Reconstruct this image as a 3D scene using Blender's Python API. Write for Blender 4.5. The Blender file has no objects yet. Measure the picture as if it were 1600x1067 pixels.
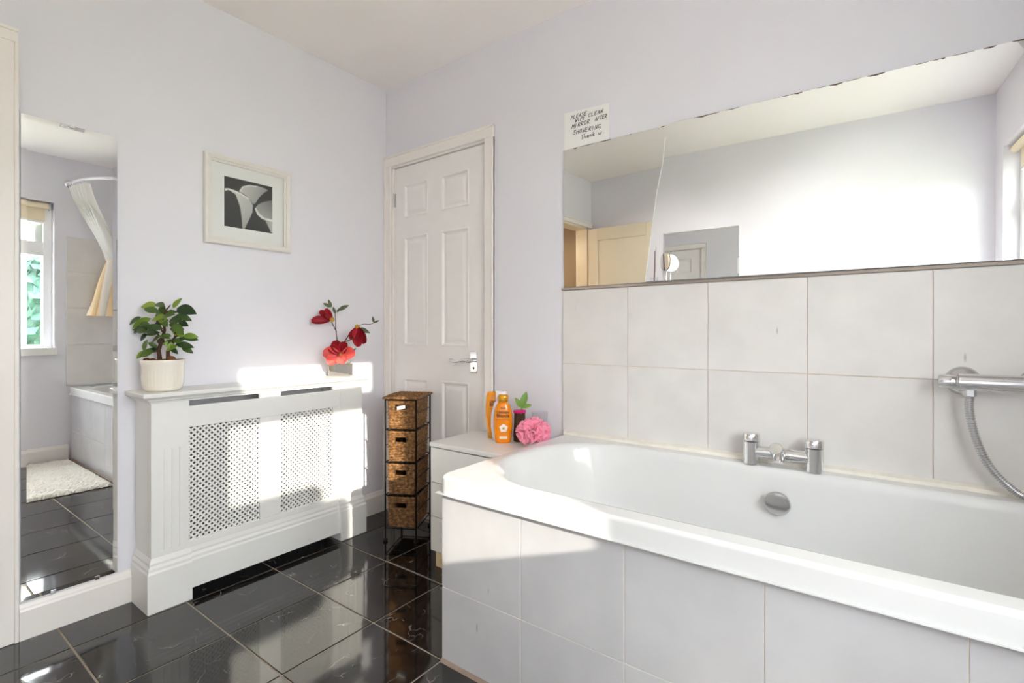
import bpy, bmesh, math, random
from mathutils import Vector, Matrix
R = math.radians
random.seed(7)

# ------------------------------------------------------------------ scene, camera, light
scn = bpy.context.scene
COL = scn.collection
H, W, D = 2.43, 3.0, 2.35            # room height, width (x), depth (-y)

cam_d = bpy.data.cameras.new('camera')
cam = bpy.data.objects.new('camera', cam_d)
COL.objects.link(cam)
cam_d.sensor_width = 36.0
cam_d.lens = 777.0 / 1600 * 36.0
cam_d.shift_y = (519.0 - 533.5) / 1600
cam_d.clip_start = 0.02
cam.location = (2.308, -1.891, 1.0266)
cam.rotation_euler = (R(90), 0, R(36.45))
scn.camera = cam

vs = scn.view_settings
vs.view_transform = 'Standard'
vs.look = 'None'
vs.gamma = 1.0
vs.use_curve_mapping = False
vs.exposure = 1.16
scn.cycles.max_bounces = 14
scn.cycles.diffuse_bounces = 8
scn.cycles.glossy_bounces = 6
scn.cycles.transmission_bounces = 8
scn.cycles.transparent_max_bounces = 8
scn.cycles.caustics_reflective = True
scn.cycles.caustics_refractive = False
scn.cycles.sample_clamp_indirect = 6.0
scn.cycles.blur_glossy = 0.6

SKY_STRENGTH = 12.0
SUN_STRENGTH = 4.3
SPOT_POWER = 15.0
world = bpy.data.worlds.new('sky')
scn.world = world
world.use_nodes = True
wn = world.node_tree.nodes
wn.clear()
wo = wn.new('ShaderNodeOutputWorld')
wb = wn.new('ShaderNodeBackground')
wb.inputs['Color'].default_value = (0.925, 0.95, 1.0, 1)
wb.inputs['Strength'].default_value = SKY_STRENGTH
world.node_tree.links.new(wb.outputs[0], wo.inputs[0])

sun_d = bpy.data.lights.new('sun', 'SUN')
sun_d.energy = SUN_STRENGTH
sun_d.angle = R(0.6)
sun_d.color = (1.0, 0.91, 0.79)
sun = bpy.data.objects.new('sun', sun_d)
COL.objects.link(sun)
SUN_DIR = Vector((-1.0, 0.40, -0.34)).normalized()
sun.rotation_euler = SUN_DIR.to_track_quat('-Z', 'Y').to_euler()
sun.location = (6, -3, 3)

# window opening in the right wall, and the glazing plane
WY0, WY1, WZ0, WZ1 = -2.175, -0.87, 0.905, 2.06
portal_d = bpy.data.lights.new('window_portal', 'AREA')
portal_d.shape = 'RECTANGLE'
portal_d.size = WY1 - WY0
portal_d.size_y = WZ1 - WZ0
portal_d.cycles.is_portal = True
portal = bpy.data.objects.new('window_portal', portal_d)
COL.objects.link(portal)
portal.location = (W + 0.13, (WY0 + WY1) / 2, (WZ0 + WZ1) / 2)
portal.rotation_euler = (R(90), 0, R(90))

# ------------------------------------------------------------------ materials
def lin(h):
    h = h.lstrip('#')
    out = []
    for i in (0, 2, 4):
        v = int(h[i:i + 2], 16) / 255
        out.append(v / 12.92 if v <= 0.04045 else ((v + 0.055) / 1.055) ** 2.4)
    return (*out, 1.0)

MATS = {}
def mat(name, color, rough=0.5, metal=0.0, spec=0.5, coat=0.0, trans=0.0, ior=1.45,
        var=0.0, vscale=8.0, bump=0.0, bscale=60.0, emit=None, estr=0.0, sheen=0.0, alpha=1.0, sss=0.0):
    m = bpy.data.materials.new(name)
    m.use_nodes = True
    nt = m.node_tree
    p = nt.nodes['Principled BSDF']
    col = lin(color) if isinstance(color, str) else (*color, 1.0)
    p.inputs['Base Color'].default_value = col
    p.inputs['Roughness'].default_value = rough
    p.inputs['Metallic'].default_value = metal
    p.inputs['Specular IOR Level'].default_value = spec
    p.inputs['Coat Weight'].default_value = coat
    p.inputs['Coat Roughness'].default_value = 0.05
    p.inputs['Transmission Weight'].default_value = trans
    p.inputs['IOR'].default_value = ior
    p.inputs['Sheen Weight'].default_value = sheen
    p.inputs['Alpha'].default_value = alpha
    if emit:
        p.inputs['Emission Color'].default_value = lin(emit)
        p.inputs['Emission Strength'].default_value = estr
    tc = nt.nodes.new('ShaderNodeTexCoord')
    if var > 0:
        n = nt.nodes.new('ShaderNodeTexNoise')
        n.inputs['Scale'].default_value = vscale
        n.inputs['Detail'].default_value = 5
        nt.links.new(tc.outputs['Object'], n.inputs['Vector'])
        mx = nt.nodes.new('ShaderNodeMix')
        mx.data_type = 'RGBA'
        mx.inputs[6].default_value = tuple(c * (1 - var) for c in col[:3]) + (1,)
        mx.inputs[7].default_value = tuple(min(1, c * (1 + var)) for c in col[:3]) + (1,)
        nt.links.new(n.outputs['Fac'], mx.inputs[0])
        nt.links.new(mx.outputs[2], p.inputs['Base Color'])
    if bump > 0:
        n2 = nt.nodes.new('ShaderNodeTexNoise')
        n2.inputs['Scale'].default_value = bscale
        n2.inputs['Detail'].default_value = 4
        nt.links.new(tc.outputs['Object'], n2.inputs['Vector'])
        b = nt.nodes.new('ShaderNodeBump')
        b.inputs['Strength'].default_value = bump
        b.inputs['Distance'].default_value = 0.002
        nt.links.new(n2.outputs['Fac'], b.inputs['Height'])
        nt.links.new(b.outputs[0], p.inputs['Normal'])
    MATS[name] = m
    return m

def offset_coords(nt, scale=1.0):
    """object coordinates shifted by a per-object random amount"""
    tc = nt.nodes.new('ShaderNodeTexCoord')
    oi = nt.nodes.new('ShaderNodeObjectInfo')
    mul = nt.nodes.new('ShaderNodeVectorMath'); mul.operation = 'MULTIPLY_ADD'
    cmb = nt.nodes.new('ShaderNodeCombineXYZ')
    for i, k in enumerate((17.0, 31.0, 53.0)):
        mm = nt.nodes.new('ShaderNodeMath'); mm.operation = 'MULTIPLY'
        mm.inputs[1].default_value = k
        nt.links.new(oi.outputs['Random'], mm.inputs[0])
        nt.links.new(mm.outputs[0], cmb.inputs[i])
    mul.inputs[1].default_value = (scale, scale, scale)
    nt.links.new(tc.outputs['Object'], mul.inputs[0])
    nt.links.new(cmb.outputs[0], mul.inputs[2])
    return mul.outputs[0]

def ramp(nt, src, stops):
    r = nt.nodes.new('ShaderNodeValToRGB')
    els = r.color_ramp.elements
    els[0].position, els[0].color = stops[0][0], stops[0][1]
    els[1].position, els[1].color = stops[-1][0], stops[-1][1]
    for pos, c in stops[1:-1]:
        e = els.new(pos); e.color = c
    nt.links.new(src, r.inputs[0])
    return r.outputs[0]

def mixc(nt, fac, a, b):
    mx = nt.nodes.new('ShaderNodeMix'); mx.data_type = 'RGBA'
    if hasattr(fac, 'links'): nt.links.new(fac, mx.inputs[0])
    else: mx.inputs[0].default_value = fac
    for s, v in ((6, a), (7, b)):
        if hasattr(v, 'links'): nt.links.new(v, mx.inputs[s])
        else: mx.inputs[s].default_value = v
    return mx.outputs[2]

G = lambda v: (v, v, v, 1)

def floor_tile_mat():
    m = bpy.data.materials.new('black_marble_tile'); m.use_nodes = True
    nt = m.node_tree; p = nt.nodes['Principled BSDF']
    v = offset_coords(nt)
    n1 = nt.nodes.new('ShaderNodeTexNoise'); n1.inputs['Scale'].default_value = 9; n1.inputs['Detail'].default_value = 8
    n1.inputs['Distortion'].default_value = 1.2
    nt.links.new(v, n1.inputs['Vector'])
    base = ramp(nt, n1.outputs['Fac'], [(0.3, lin('0c0a0a')), (0.55, lin('1a1716')), (0.75, lin('332f2d'))])
    # thin crooked veins: edges of warped cells, broken up by a second noise
    nw = nt.nodes.new('ShaderNodeTexNoise'); nw.inputs['Scale'].default_value = 7; nw.inputs['Detail'].default_value = 6
    nt.links.new(v, nw.inputs['Vector'])
    wv = nt.nodes.new('ShaderNodeVectorMath'); wv.operation = 'MULTIPLY_ADD'
    wv.inputs[1].default_value = (0.22, 0.22, 0.22)
    nt.links.new(nw.outputs['Color'], wv.inputs[0]); nt.links.new(v, wv.inputs[2])
    vo = nt.nodes.new('ShaderNodeTexVoronoi'); vo.feature = 'DISTANCE_TO_EDGE'; vo.inputs['Scale'].default_value = 9
    nt.links.new(wv.outputs[0], vo.inputs['Vector'])
    vein = ramp(nt, vo.outputs['Distance'], [(0.003, G(1)), (0.015, G(0))])
    n3 = nt.nodes.new('ShaderNodeTexNoise'); n3.inputs['Scale'].default_value = 11; n3.inputs['Detail'].default_value = 3
    nt.links.new(v, n3.inputs['Vector'])
    gate = ramp(nt, n3.outputs['Fac'], [(0.53, G(0)), (0.70, G(0.75))])
    ml = nt.nodes.new('ShaderNodeMath'); ml.operation = 'MULTIPLY'
    nt.links.new(vein, ml.inputs[0]); nt.links.new(gate, ml.inputs[1])
    nt.links.new(mixc(nt, ml.outputs[0], base, lin('b0a8a6')), p.inputs['Base Color'])
    p.inputs['Roughness'].default_value = 0.07
    p.inputs['IOR'].default_value = 1.72
    n4 = nt.nodes.new('ShaderNodeTexNoise'); n4.inputs['Scale'].default_value = 14; n4.inputs['Detail'].default_value = 3
    nt.links.new(v, n4.inputs['Vector'])
    b = nt.nodes.new('ShaderNodeBump'); b.inputs['Strength'].default_value = 0.05; b.inputs['Distance'].default_value = 0.003
    nt.links.new(n4.outputs['Fac'], b.inputs['Height']); nt.links.new(b.outputs[0], p.inputs['Normal'])
    return m

def wall_tile_mat(name, base, rough):
    m = bpy.data.materials.new(name); m.use_nodes = True
    nt = m.node_tree; p = nt.nodes['Principled BSDF']
    v = offset_coords(nt)
    n1 = nt.nodes.new('ShaderNodeTexNoise'); n1.inputs['Scale'].default_value = 7; n1.inputs['Detail'].default_value = 8
    nt.links.new(v, n1.inputs['Vector'])
    c = [x for x in lin(base)[:3]]
    cloud = ramp(nt, n1.outputs['Fac'], [(0.3, tuple(x * 0.93 for x in c) + (1,)), (0.7, tuple(min(1, x * 1.03) for x in c) + (1,))])
    # short slanted grey flecks
    mp = nt.nodes.new('ShaderNodeMapping')
    mp.inputs['Rotation'].default_value = (0, R(18), 0)
    mp.inputs['Scale'].default_value = (42, 42, 10)
    nt.links.new(v, mp.inputs['Vector'])
    vo = nt.nodes.new('ShaderNodeTexVoronoi'); vo.inputs['Scale'].default_value = 0.75
    nt.links.new(mp.outputs[0], vo.inputs['Vector'])
    fleck = ramp(nt, vo.outputs['Distance'], [(0.05, G(1)), (0.13, G(0))])
    sep = nt.nodes.new('ShaderNodeSeparateColor'); nt.links.new(vo.outputs['Color'], sep.inputs[0])
    gate = ramp(nt, sep.outputs[0], [(0.88, G(0)), (0.93, G(0.7))])
    ml = nt.nodes.new('ShaderNodeMath'); ml.operation = 'MULTIPLY'
    nt.links.new(fleck, ml.inputs[0]); nt.links.new(gate, ml.inputs[1])
    nt.links.new(mixc(nt, ml.outputs[0], cloud, lin('8b8a8c')), p.inputs['Base Color'])
    p.inputs['Roughness'].default_value = rough
    return m

def wicker_mat():
    m = bpy.data.materials.new('seagrass_wicker'); m.use_nodes = True
    nt = m.node_tree; p = nt.nodes['Principled BSDF']
    v = offset_coords(nt)
    n1 = nt.nodes.new('ShaderNodeTexNoise'); n1.inputs['Scale'].default_value = 70; n1.inputs['Detail'].default_value = 5
    nt.links.new(v, n1.inputs['Vector'])
    nt.links.new(ramp(nt, n1.outputs['Fac'], [(0.3, lin('452d16')), (0.5, lin('7c5530')), (0.7, lin('a87c4a'))]), p.inputs['Base Color'])
    p.inputs['Roughness'].default_value = 0.6
    b = nt.nodes.new('ShaderNodeBump'); b.inputs['Strength'].default_value = 0.5; b.inputs['Distance'].default_value = 0.001
    nt.links.new(n1.outputs['Fac'], b.inputs['Height']); nt.links.new(b.outputs[0], p.inputs['Normal'])
    return m

def leaf_mat(name, a, b, rough=0.4):
    m = bpy.data.materials.new(name); m.use_nodes = True
    nt = m.node_tree; p = nt.nodes['Principled BSDF']
    oi = nt.nodes.new('ShaderNodeObjectInfo')
    nt.links.new(mixc(nt, oi.outputs['Random'], lin(a), lin(b)), p.inputs['Base Color'])
    p.inputs['Roughness'].default_value = rough
    return m

def attr_mat(name, rough=0.5):
    m = bpy.data.materials.new(name); m.use_nodes = True
    nt = m.node_tree; p = nt.nodes['Principled BSDF']
    a = nt.nodes.new('ShaderNodeAttribute'); a.attribute_name = 'print'
    nt.links.new(a.outputs['Color'], p.inputs['Base Color'])
    p.inputs['Roughness'].default_value = rough
    return m

def stripe_mat():
    m = bpy.data.materials.new('peach_striped_cloth'); m.use_nodes = True
    nt = m.node_tree; p = nt.nodes['Principled BSDF']
    uv = nt.nodes.new('ShaderNodeAttribute'); uv.attribute_name = 'across'
    w = nt.nodes.new('ShaderNodeMath'); w.operation = 'SINE'
    ml = nt.nodes.new('ShaderNodeMath'); ml.operation = 'MULTIPLY'; ml.inputs[1].default_value = 26
    nt.links.new(uv.outputs['Fac'], ml.inputs[0]); nt.links.new(ml.outputs[0], w.inputs[0])
    f = ramp(nt, w.outputs[0], [(0.2, lin('f6d9ae')), (0.6, lin('f3ece2'))])
    nt.links.new(f, p.inputs['Base Color'])
    p.inputs['Roughness'].default_value = 0.85
    return m

M_wall = mat('lavender_wall_paint', (0.754, 0.744, 0.798), rough=0.62, spec=0.35, var=0.02, vscale=3, bump=0.12, bscale=45)
M_ceil = mat('ceiling_white', (0.93, 0.89, 0.87), rough=0.8, var=0.015, vscale=2, bump=0.1, bscale=40)
M_grout_f = mat('floor_grout', '9a9080', rough=0.8, var=0.15, vscale=30)
M_grout_w = mat('wall_grout', 'd0bca6', rough=0.8, var=0.2, vscale=15)
M_grout_b = mat('bath_panel_grout', 'd8cec2', rough=0.8, var=0.12, vscale=15)
M_ftile = floor_tile_mat()
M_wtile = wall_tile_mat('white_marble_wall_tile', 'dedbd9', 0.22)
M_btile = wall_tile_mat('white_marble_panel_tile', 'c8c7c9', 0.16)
M_gloss = mat('cream_gloss_paint', (0.84, 0.80, 0.77), rough=0.28, var=0.02, vscale=5)
M_satin = mat('white_satin_paint', (0.82, 0.815, 0.80), rough=0.35, var=0.015, vscale=4)
M_door = mat('white_door_paint', (0.84, 0.81, 0.80), rough=0.35, var=0.03, vscale=14, bump=0.1, bscale=(90))
M_entry = mat('cream_door_paint', (0.74, 0.66, 0.52), rough=0.3, var=0.02, vscale=4)
M_hall = mat('hall_brown_wall', 'a08f7a', rough=0.7)
M_acryl = mat('white_acrylic', (0.755, 0.755, 0.755), rough=0.09, spec=0.55, coat=0.3)
M_seal = mat('old_silicone', 'e8e3d9', rough=0.6, var=0.12, vscale=25)
M_chrome = mat('chrome', (0.78, 0.78, 0.79), rough=0.09, metal=1.0)
M_brush = mat('brushed_steel', (0.66, 0.66, 0.67), rough=0.27, metal=1.0)
M_mirror = mat('mirror_silver', (0.93, 0.945, 0.94), rough=0.0, metal=1.0)
M_medge = mat('mirror_ground_edge', (0.75, 0.85, 0.82), rough=0.15, metal=0.6)
M_rust = mat('corroded_mirror_edge', '5d473a', rough=0.7, var=0.5, vscale=40)
M_paper = mat('white_paper', 'efeeec', rough=0.8)
M_ink = mat('black_ink', '1d1b1e', rough=0.6)
M_frame = mat('white_washed_wood', (0.76, 0.73, 0.69), rough=0.42, var=0.05, vscale=25, bump=0.15, bscale=50)
M_mount = mat('pale_mount_card', 'e6e4e1', rough=0.8)
M_glass = mat('clear_glass', (1, 1, 1), rough=0.0, trans=1.0, ior=1.45)
M_black = mat('black_wrought_iron', '17130f', rough=0.45, metal=0.6)
M_rubber = mat('black_rubber', '151515', rough=0.7)
M_wicker = wicker_mat()
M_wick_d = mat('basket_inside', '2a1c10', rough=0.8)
M_melam = mat('white_melamine', (0.82, 0.81, 0.79), rough=0.25)
M_wood = mat('pale_birch_leg', 'd8c29a', rough=0.5, var=0.08, vscale=20)
M_pot = mat('cream_ceramic', 'ece6db', rough=0.2, coat=0.3)
M_soil = mat('coir_moss', '6d4122', rough=0.9, var=0.4, vscale=60, bump=0.8, bscale=80)
M_bark = mat('brown_bark', '4a3122', rough=0.85, var=0.3, vscale=50, bump=0.5, bscale=60)
M_leaf = leaf_mat('ficus_leaf', '1e3a1c', '4e6a28')
M_leaf2 = leaf_mat('light_ficus_leaf', '6d8a2c', '8ba33c')
M_leaf3 = leaf_mat('olive_spray_leaf', '4c5a38', '6a7348')
M_petal = leaf_mat('crimson_petal', '8e0f22', 'b3182a', 0.55)
M_petal_lit = leaf_mat('sunlit_petal', 'd8474c', 'e96a62', 0.55)  # crimson petals coloured lighter to put sunlight on them
M_calyx = mat('ochre_calyx', 'b9953f', rough=0.7)
M_bamboo = leaf_mat('bamboo_leaf', '4f7a2a', '76a03c')
M_orange = mat('orange_shampoo_plastic', 'f08a00', rough=0.18, coat=0.4)
M_orange2 = mat('amber_conditioner_plastic', 'ee9412', rough=0.22, coat=0.3)
M_gold = mat('gold_cap', 'd99a2b', rough=0.25, metal=0.55)
M_whiteplas = mat('white_plastic', 'eceaf0', rough=0.25)
M_label = mat('dark_label_print', '5a2a08', rough=0.5)
M_pink = mat('pink_mesh_sponge', 'fb94b2', rough=0.7, sheen=0.4, var=0.05, vscale=25)
M_hotpink = mat('hot_pink_band', 'e2187f', rough=0.4)
M_fleece = mat('white_fleece', 'e9e5dc', rough=0.95, sheen=0.3, bump=1.0, bscale=120)
M_curtain = mat('white_curtain_cloth', 'e9e8e4', rough=0.8)
M_peach = stripe_mat()
M_blind = mat('cream_blind_fabric', 'e6d8bd', rough=0.85)
M_upvc = mat('white_upvc', (0.86, 0.86, 0.87), rough=0.22)
M_hedge = leaf_mat('hedge_leaf', '16352a', '2c5040', 0.7)
M_brick = mat('blocker_render', 'cfc6b8', rough=0.9)
M_ground = mat('garden_ground', '9aa07c', rough=0.95, var=0.3, vscale=2)
M_roof = mat('blocker_coping_grey', '6b6b6d', rough=0.9)
M_lampg = mat('added_bulb_glow', 'ffffff', rough=0.4, emit='ffe3c4', estr=14.0)

# window glass: thin sheet, clear for shadow rays through the transparent lobe
def thin_glass(name, tint, refl=0.06):
    m = bpy.data.materials.new(name); m.use_nodes = True
    nt = m.node_tree; nt.nodes.clear()
    o = nt.nodes.new('ShaderNodeOutputMaterial')
    t = nt.nodes.new('ShaderNodeBsdfTransparent'); t.inputs[0].default_value = (*tint, 1)
    g = nt.nodes.new('ShaderNodeBsdfGlossy'); g.inputs['Roughness'].default_value = 0.0
    lw = nt.nodes.new('ShaderNodeLayerWeight'); lw.inputs['Blend'].default_value = 0.5
    pw = nt.nodes.new('ShaderNodeMath'); pw.operation = 'POWER'; pw.inputs[1].default_value = 4.0
    nt.links.new(lw.outputs['Facing'], pw.inputs[0])
    fr = nt.nodes.new('ShaderNodeMath'); fr.operation = 'MULTIPLY_ADD'; fr.inputs[1].default_value = 0.7; fr.inputs[2].default_value = refl
    nt.links.new(pw.outputs[0], fr.inputs[0])
    mx = nt.nodes.new('ShaderNodeMixShader')
    nt.links.new(fr.outputs[0], mx.inputs[0]); nt.links.new(t.outputs[0], mx.inputs[1]); nt.links.new(g.outputs[0], mx.inputs[2])
    nt.links.new(mx.outputs[0], o.inputs[0])
    return m
M_pane = thin_glass('window_pane_glass', (0.97, 0.99, 0.98))
M_picglass = thin_glass('picture_glass', (0.97, 0.985, 0.985), 0.03)
M_cup = thin_glass('clear_cup_plastic', (0.95, 0.955, 0.97))

# ------------------------------------------------------------------ mesh helpers
class MB:
    def __init__(s): s.v, s.f = [], []
    def add(s, vs_, fs_):
        n = len(s.v); s.v += [tuple(p) for p in vs_]; s.f += [tuple(i + n for i in q) for q in fs_]
        return s
    def box(s, x0, x1, y0, y1, z0, z1, m=None):
        p = [Vector(q) for q in ((x0, y0, z0), (x1, y0, z0), (x1, y1, z0), (x0, y1, z0), (x0, y0, z1), (x1, y0, z1), (x1, y1, z1), (x0, y1, z1))]
        if m: p = [m @ q for q in p]
        return s.add(p, [(3, 2, 1, 0), (4, 5, 6, 7), (0, 1, 5, 4), (1, 2, 6, 5), (2, 3, 7, 6), (3, 0, 4, 7)])
    def tube(s, pts, r, n=8, closed=False, caps=True):
        pts = [Vector(p) for p in pts]
        rs = r if isinstance(r, (list, tuple)) else [r] * len(pts)
        base = len(s.v); L = len(pts); up = None
        for i, p in enumerate(pts):
            if closed: d = pts[(i + 1) % L] - pts[i - 1]
            else: d = pts[min(i + 1, L - 1)] - pts[max(i - 1, 0)]
            d = d.normalized() if d.length > 1e-9 else Vector((0, 0, 1))
            if up is None:
                up = Vector((0, 0, 1)) if abs(d.z) < 0.9 else Vector((1, 0, 0))
            u = d.cross(up)
            u = u.normalized() if u.length > 1e-6 else d.orthogonal().normalized()
            w = u.cross(d).normalized()
            up = w
            for k in range(n):
                a = 2 * math.pi * k / n
                s.v.append(tuple(p + rs[i] * (math.cos(a) * u + math.sin(a) * w)))
        for i in range(L if closed else L - 1):
            a, b = base + i * n, base + ((i + 1) % L) * n
            for k in range(n):
                s.f.append((a + k, a + (k + 1) % n, b + (k + 1) % n, b + k))
        if caps and not closed:
            s.f.append(tuple(base + k for k in reversed(range(n))))
            s.f.append(tuple(base + (L - 1) * n + k for k in range(n)))
        return s
    def lathe(s, prof, n=32, m=None, cap=True):
        base = len(s.v)
        for r, z in prof:
            for k in range(n):
                a = 2 * math.pi * k / n
                q = Vector((r * math.cos(a), r * math.sin(a), z))
                s.v.append(tuple(m @ q if m else q))
        for i in range(len(prof) - 1):
            for k in range(n):
                s.f.append((base + i * n + k, base + i * n + (k + 1) % n, base + (i + 1) * n + (k + 1) % n, base + (i + 1) * n + k))
        if cap:
            s.f.append(tuple(base + k for k in reversed(range(n))))
            s.f.append(tuple(base + (len(prof) - 1) * n + k for k in range(n)))
        return s
    def prism(s, poly, axis, a0, a1):
        """extrude a 2D polygon along axis 0/1/2; poly gives the two other coordinates in order"""
        def pt(q, a):
            l = list(q); l.insert(axis, a); return tuple(l)
        n = len(poly)
        return s.add([pt(q, a0) for q in poly] + [pt(q, a1) for q in poly],
                     [tuple(range(n))[::-1], tuple(range(n, 2 * n))] + [(i, (i + 1) % n, n + (i + 1) % n, n + i) for i in range(n)])
    def rings(s, rings, cap0=False, cap1=False):
        base = len(s.v); n = len(rings[0])
        for rg in rings: s.v += [tuple(p) for p in rg]
        for i in range(len(rings) - 1):
            for k in range(n):
                s.f.append((base + i * n + k, base + i * n + (k + 1) % n, base + (i + 1) * n + (k + 1) % n, base + (i + 1) * n + k))
        if cap0: s.f.append(tuple(base + k for k in reversed(range(n))))
        if cap1: s.f.append(tuple(base + (len(rings) - 1) * n + k for k in range(n)))
        return s
    def mesh(s, name, material, smooth=None, bevel=0.0, seg=2):
        me = bpy.data.meshes.new(name)
        me.from_pydata(s.v, [], s.f)
        bm = bmesh.new(); bm.from_mesh(me)
        bmesh.ops.recalc_face_normals(bm, faces=bm.faces)
        if bevel > 0:
            es = [e for e in bm.edges if len(e.link_faces) == 2 and e.calc_face_angle(0) > R(30)]
            bmesh.ops.bevel(bm, geom=es, offset=bevel, segments=seg, affect='EDGES', clamp_overlap=True, profile=0.5)
        bm.to_mesh(me); bm.free()
        if smooth is not None:
            me.polygons.foreach_set('use_smooth', [True] * len(me.polygons))
            me.set_sharp_from_angle(angle=R(smooth))
        me.materials.append(material)
        return me
    def build(s, name, material, parent=None, smooth=None, bevel=0.0, seg=2):
        return link(name, s.mesh(name, material, smooth, bevel, seg), parent)

WM = {}
def link(name, me, parent=None, mw=None):
    o = bpy.data.objects.new(name, me); COL.objects.link(o)
    mw = mw or Matrix.Identity(4)
    if parent:
        o.parent = parent
        o.matrix_parent_inverse = WM[parent.name].inverted()
    o.matrix_basis = mw
    WM[o.name] = mw.copy()
    return o

def thing(name, label, cat, loc=(0, 0, 0), group=None, kind=None):
    o = bpy.data.objects.new(name, None); COL.objects.link(o)
    o.empty_display_size = 0.05
    o.matrix_basis = Matrix.Translation(loc)
    WM[o.name] = Matrix.Translation(loc)
    tag(o, label, cat, group, kind)
    return o

def tag(o, label, cat, group=None, kind=None):
    o['label'] = label
    o['category'] = cat
    if group: o['group'] = group
    if kind: o['kind'] = kind
    return o

def struct(o, label=None, cat=None):
    o['kind'] = 'structure'
    if label: o['label'] = label
    if cat: o['category'] = cat
    return o

def rrect(x0, x1, y0, y1, z, rad, nc=9, ns=10):
    """rounded rectangle, same point count always; rad is one radius or four (x0y0, x1y0, x1y1, x0y1)"""
    r = rad if isinstance(rad, (list, tuple)) else [rad] * 4
    out = []
    cs = [(x0 + r[0], y0 + r[0], 180, r[0]), (x1 - r[1], y0 + r[1], 270, r[1]), (x1 - r[2], y1 - r[2], 0, r[2]), (x0 + r[3], y1 - r[3], 90, r[3])]
    for i, (cx, cy, a0, rr) in enumerate(cs):
        for k in range(nc):
            a = R(a0 + 90 * k / (nc - 1))
            out.append(Vector((cx + rr * math.cos(a), cy + rr * math.sin(a), z)))
        nx, ny, a1, r2 = cs[(i + 1) % 4]
        e = out[-1]
        b = Vector((nx + r2 * math.cos(R(a1)), ny + r2 * math.sin(R(a1)), z))
        for k in range(1, ns):
            out.append(e.lerp(b, k / ns))
    return out

def font_mesh(text, size, shear=0.0, bold=0.0):
    c = bpy.data.curves.new('text', 'FONT'); c.body = text; c.size = size; c.shear = shear; c.align_x = 'CENTER'
    c.offset = bold; c.resolution_u = 3
    o = bpy.data.objects.new('text', c); COL.objects.link(o)
    dg = bpy.context.evaluated_depsgraph_get()
    me = bpy.data.meshes.new_from_object(o.evaluated_get(dg))
    bpy.data.objects.remove(o); bpy.data.curves.remove(c)
    vs_ = [v.co.copy() for v in me.vertices]; fs_ = [tuple(p.vertices) for p in me.polygons]
    bpy.data.meshes.remove(me)
    return vs_, fs_

def basis(o, x, y, z):
    return Matrix(((x[0], y[0], z[0], o[0]), (x[1], y[1], z[1], o[1]), (x[2], y[2], z[2], o[2]), (0, 0, 0, 1)))

CR = Vector((math.cos(R(36.45)), math.sin(R(36.45)), 0))     # a horizontal direction along the room's diagonal
CT = Vector((math.sin(R(36.45)), -math.cos(R(36.45)), 0))    # the other diagonal, towards the middle of the room
UP = Vector((0, 0, 1))

# ------------------------------------------------------------------ room shell
T = 0.12
# floor: a bed of grout carrying every tile
fl = struct(MB().box(-1.3, W + 0.35, -D - 0.3, 0.15, -0.1, -0.003).build('floor', M_grout_f), 'polished black marble tiled bathroom floor', 'floor')
P0X, P0Y, PT, GAP = 0.195, -0.43, 0.3365, 0.006
full = None
tile_cache = {}
def floor_tile(x0, x1, y0, y1):
    w, d = round(x1 - x0, 4), round(y1 - y0, 4)
    if (w, d) not in tile_cache:
        tile_cache[(w, d)] = MB().box(-w / 2, w / 2, -d / 2, d / 2, -0.008, 0.0).mesh('floor_tile', M_ftile, bevel=0.0012, seg=1)
    o = link('floor_tile', tile_cache[(w, d)], fl, Matrix.Translation(((x0 + x1) / 2, (y0 + y1) / 2, random.uniform(-0.0004, 0.0))))
for i in range(-1, 9):
    for j in range(-6, 2):
        x0, x1 = P0X + i * PT + GAP / 2, P0X + (i + 1) * PT - GAP / 2
        y0, y1 = P0Y + j * PT + GAP / 2, P0Y + (j + 1) * PT - GAP / 2
        x0, x1, y0, y1 = max(x0, 0), min(x1, W), max(y0, -D), min(y1, 0)
        if x1 - x0 > 0.01 and y1 - y0 > 0.01:
            floor_tile(x0, x1, y0, y1)

struct(MB().box(-1.3, W + 0.3, -D - 0.3, 0.15, H, H + 0.1).build('ceiling', M_ceil), 'plain off-white painted ceiling', 'ceiling')
# left wall (radiator and tall mirror) with the entry doorway
EY0, EY1, EZ = -2.285, -1.60, 1.985
m = MB()
m.box(-T, 0, EY1, 0.15, -0.1, H)
m.box(-T, 0, -D - 0.2, EY0, -0.1, H)
m.box(-T, 0, EY0, EY1, EZ, H)
wl = struct(m.build('wall_left', M_wall), 'lavender wall behind radiator cover and tall mirror', 'wall')
# back wall (cupboard door, tiles, bath)
DX0, DX1, DZ = 0.052, 0.752, 1.974
m = MB()
m.box(-T, DX0, 0, T, -0.1, H)
m.box(DX1, W + 0.3, 0, T, -0.1, H)
m.box(DX0, DX1, 0, T, DZ, H)
wbk = struct(m.build('wall_back', M_wall), 'lavender wall with cupboard door, tiles and bath', 'wall')
# right wall with window
TW = 0.26
m = MB()
m.box(W, W + TW, -D - 0.2, WY0, -0.1, H)
m.box(W, W + TW, WY1, 0.15, -0.1, H)
m.box(W, W + TW, WY0, WY1, -0.1, WZ0)
m.box(W, W + TW, WY0, WY1, WZ1, H)
wr = struct(m.build('wall_right', M_wall), 'lavender window wall at the far end of the bath', 'wall')
wf = struct(MB().box(-T, W + TW, -D - 0.2, -D, -0.1, H).build('wall_front', M_wall), 'lavender wall seen in the cracked mirror', 'wall')
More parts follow.
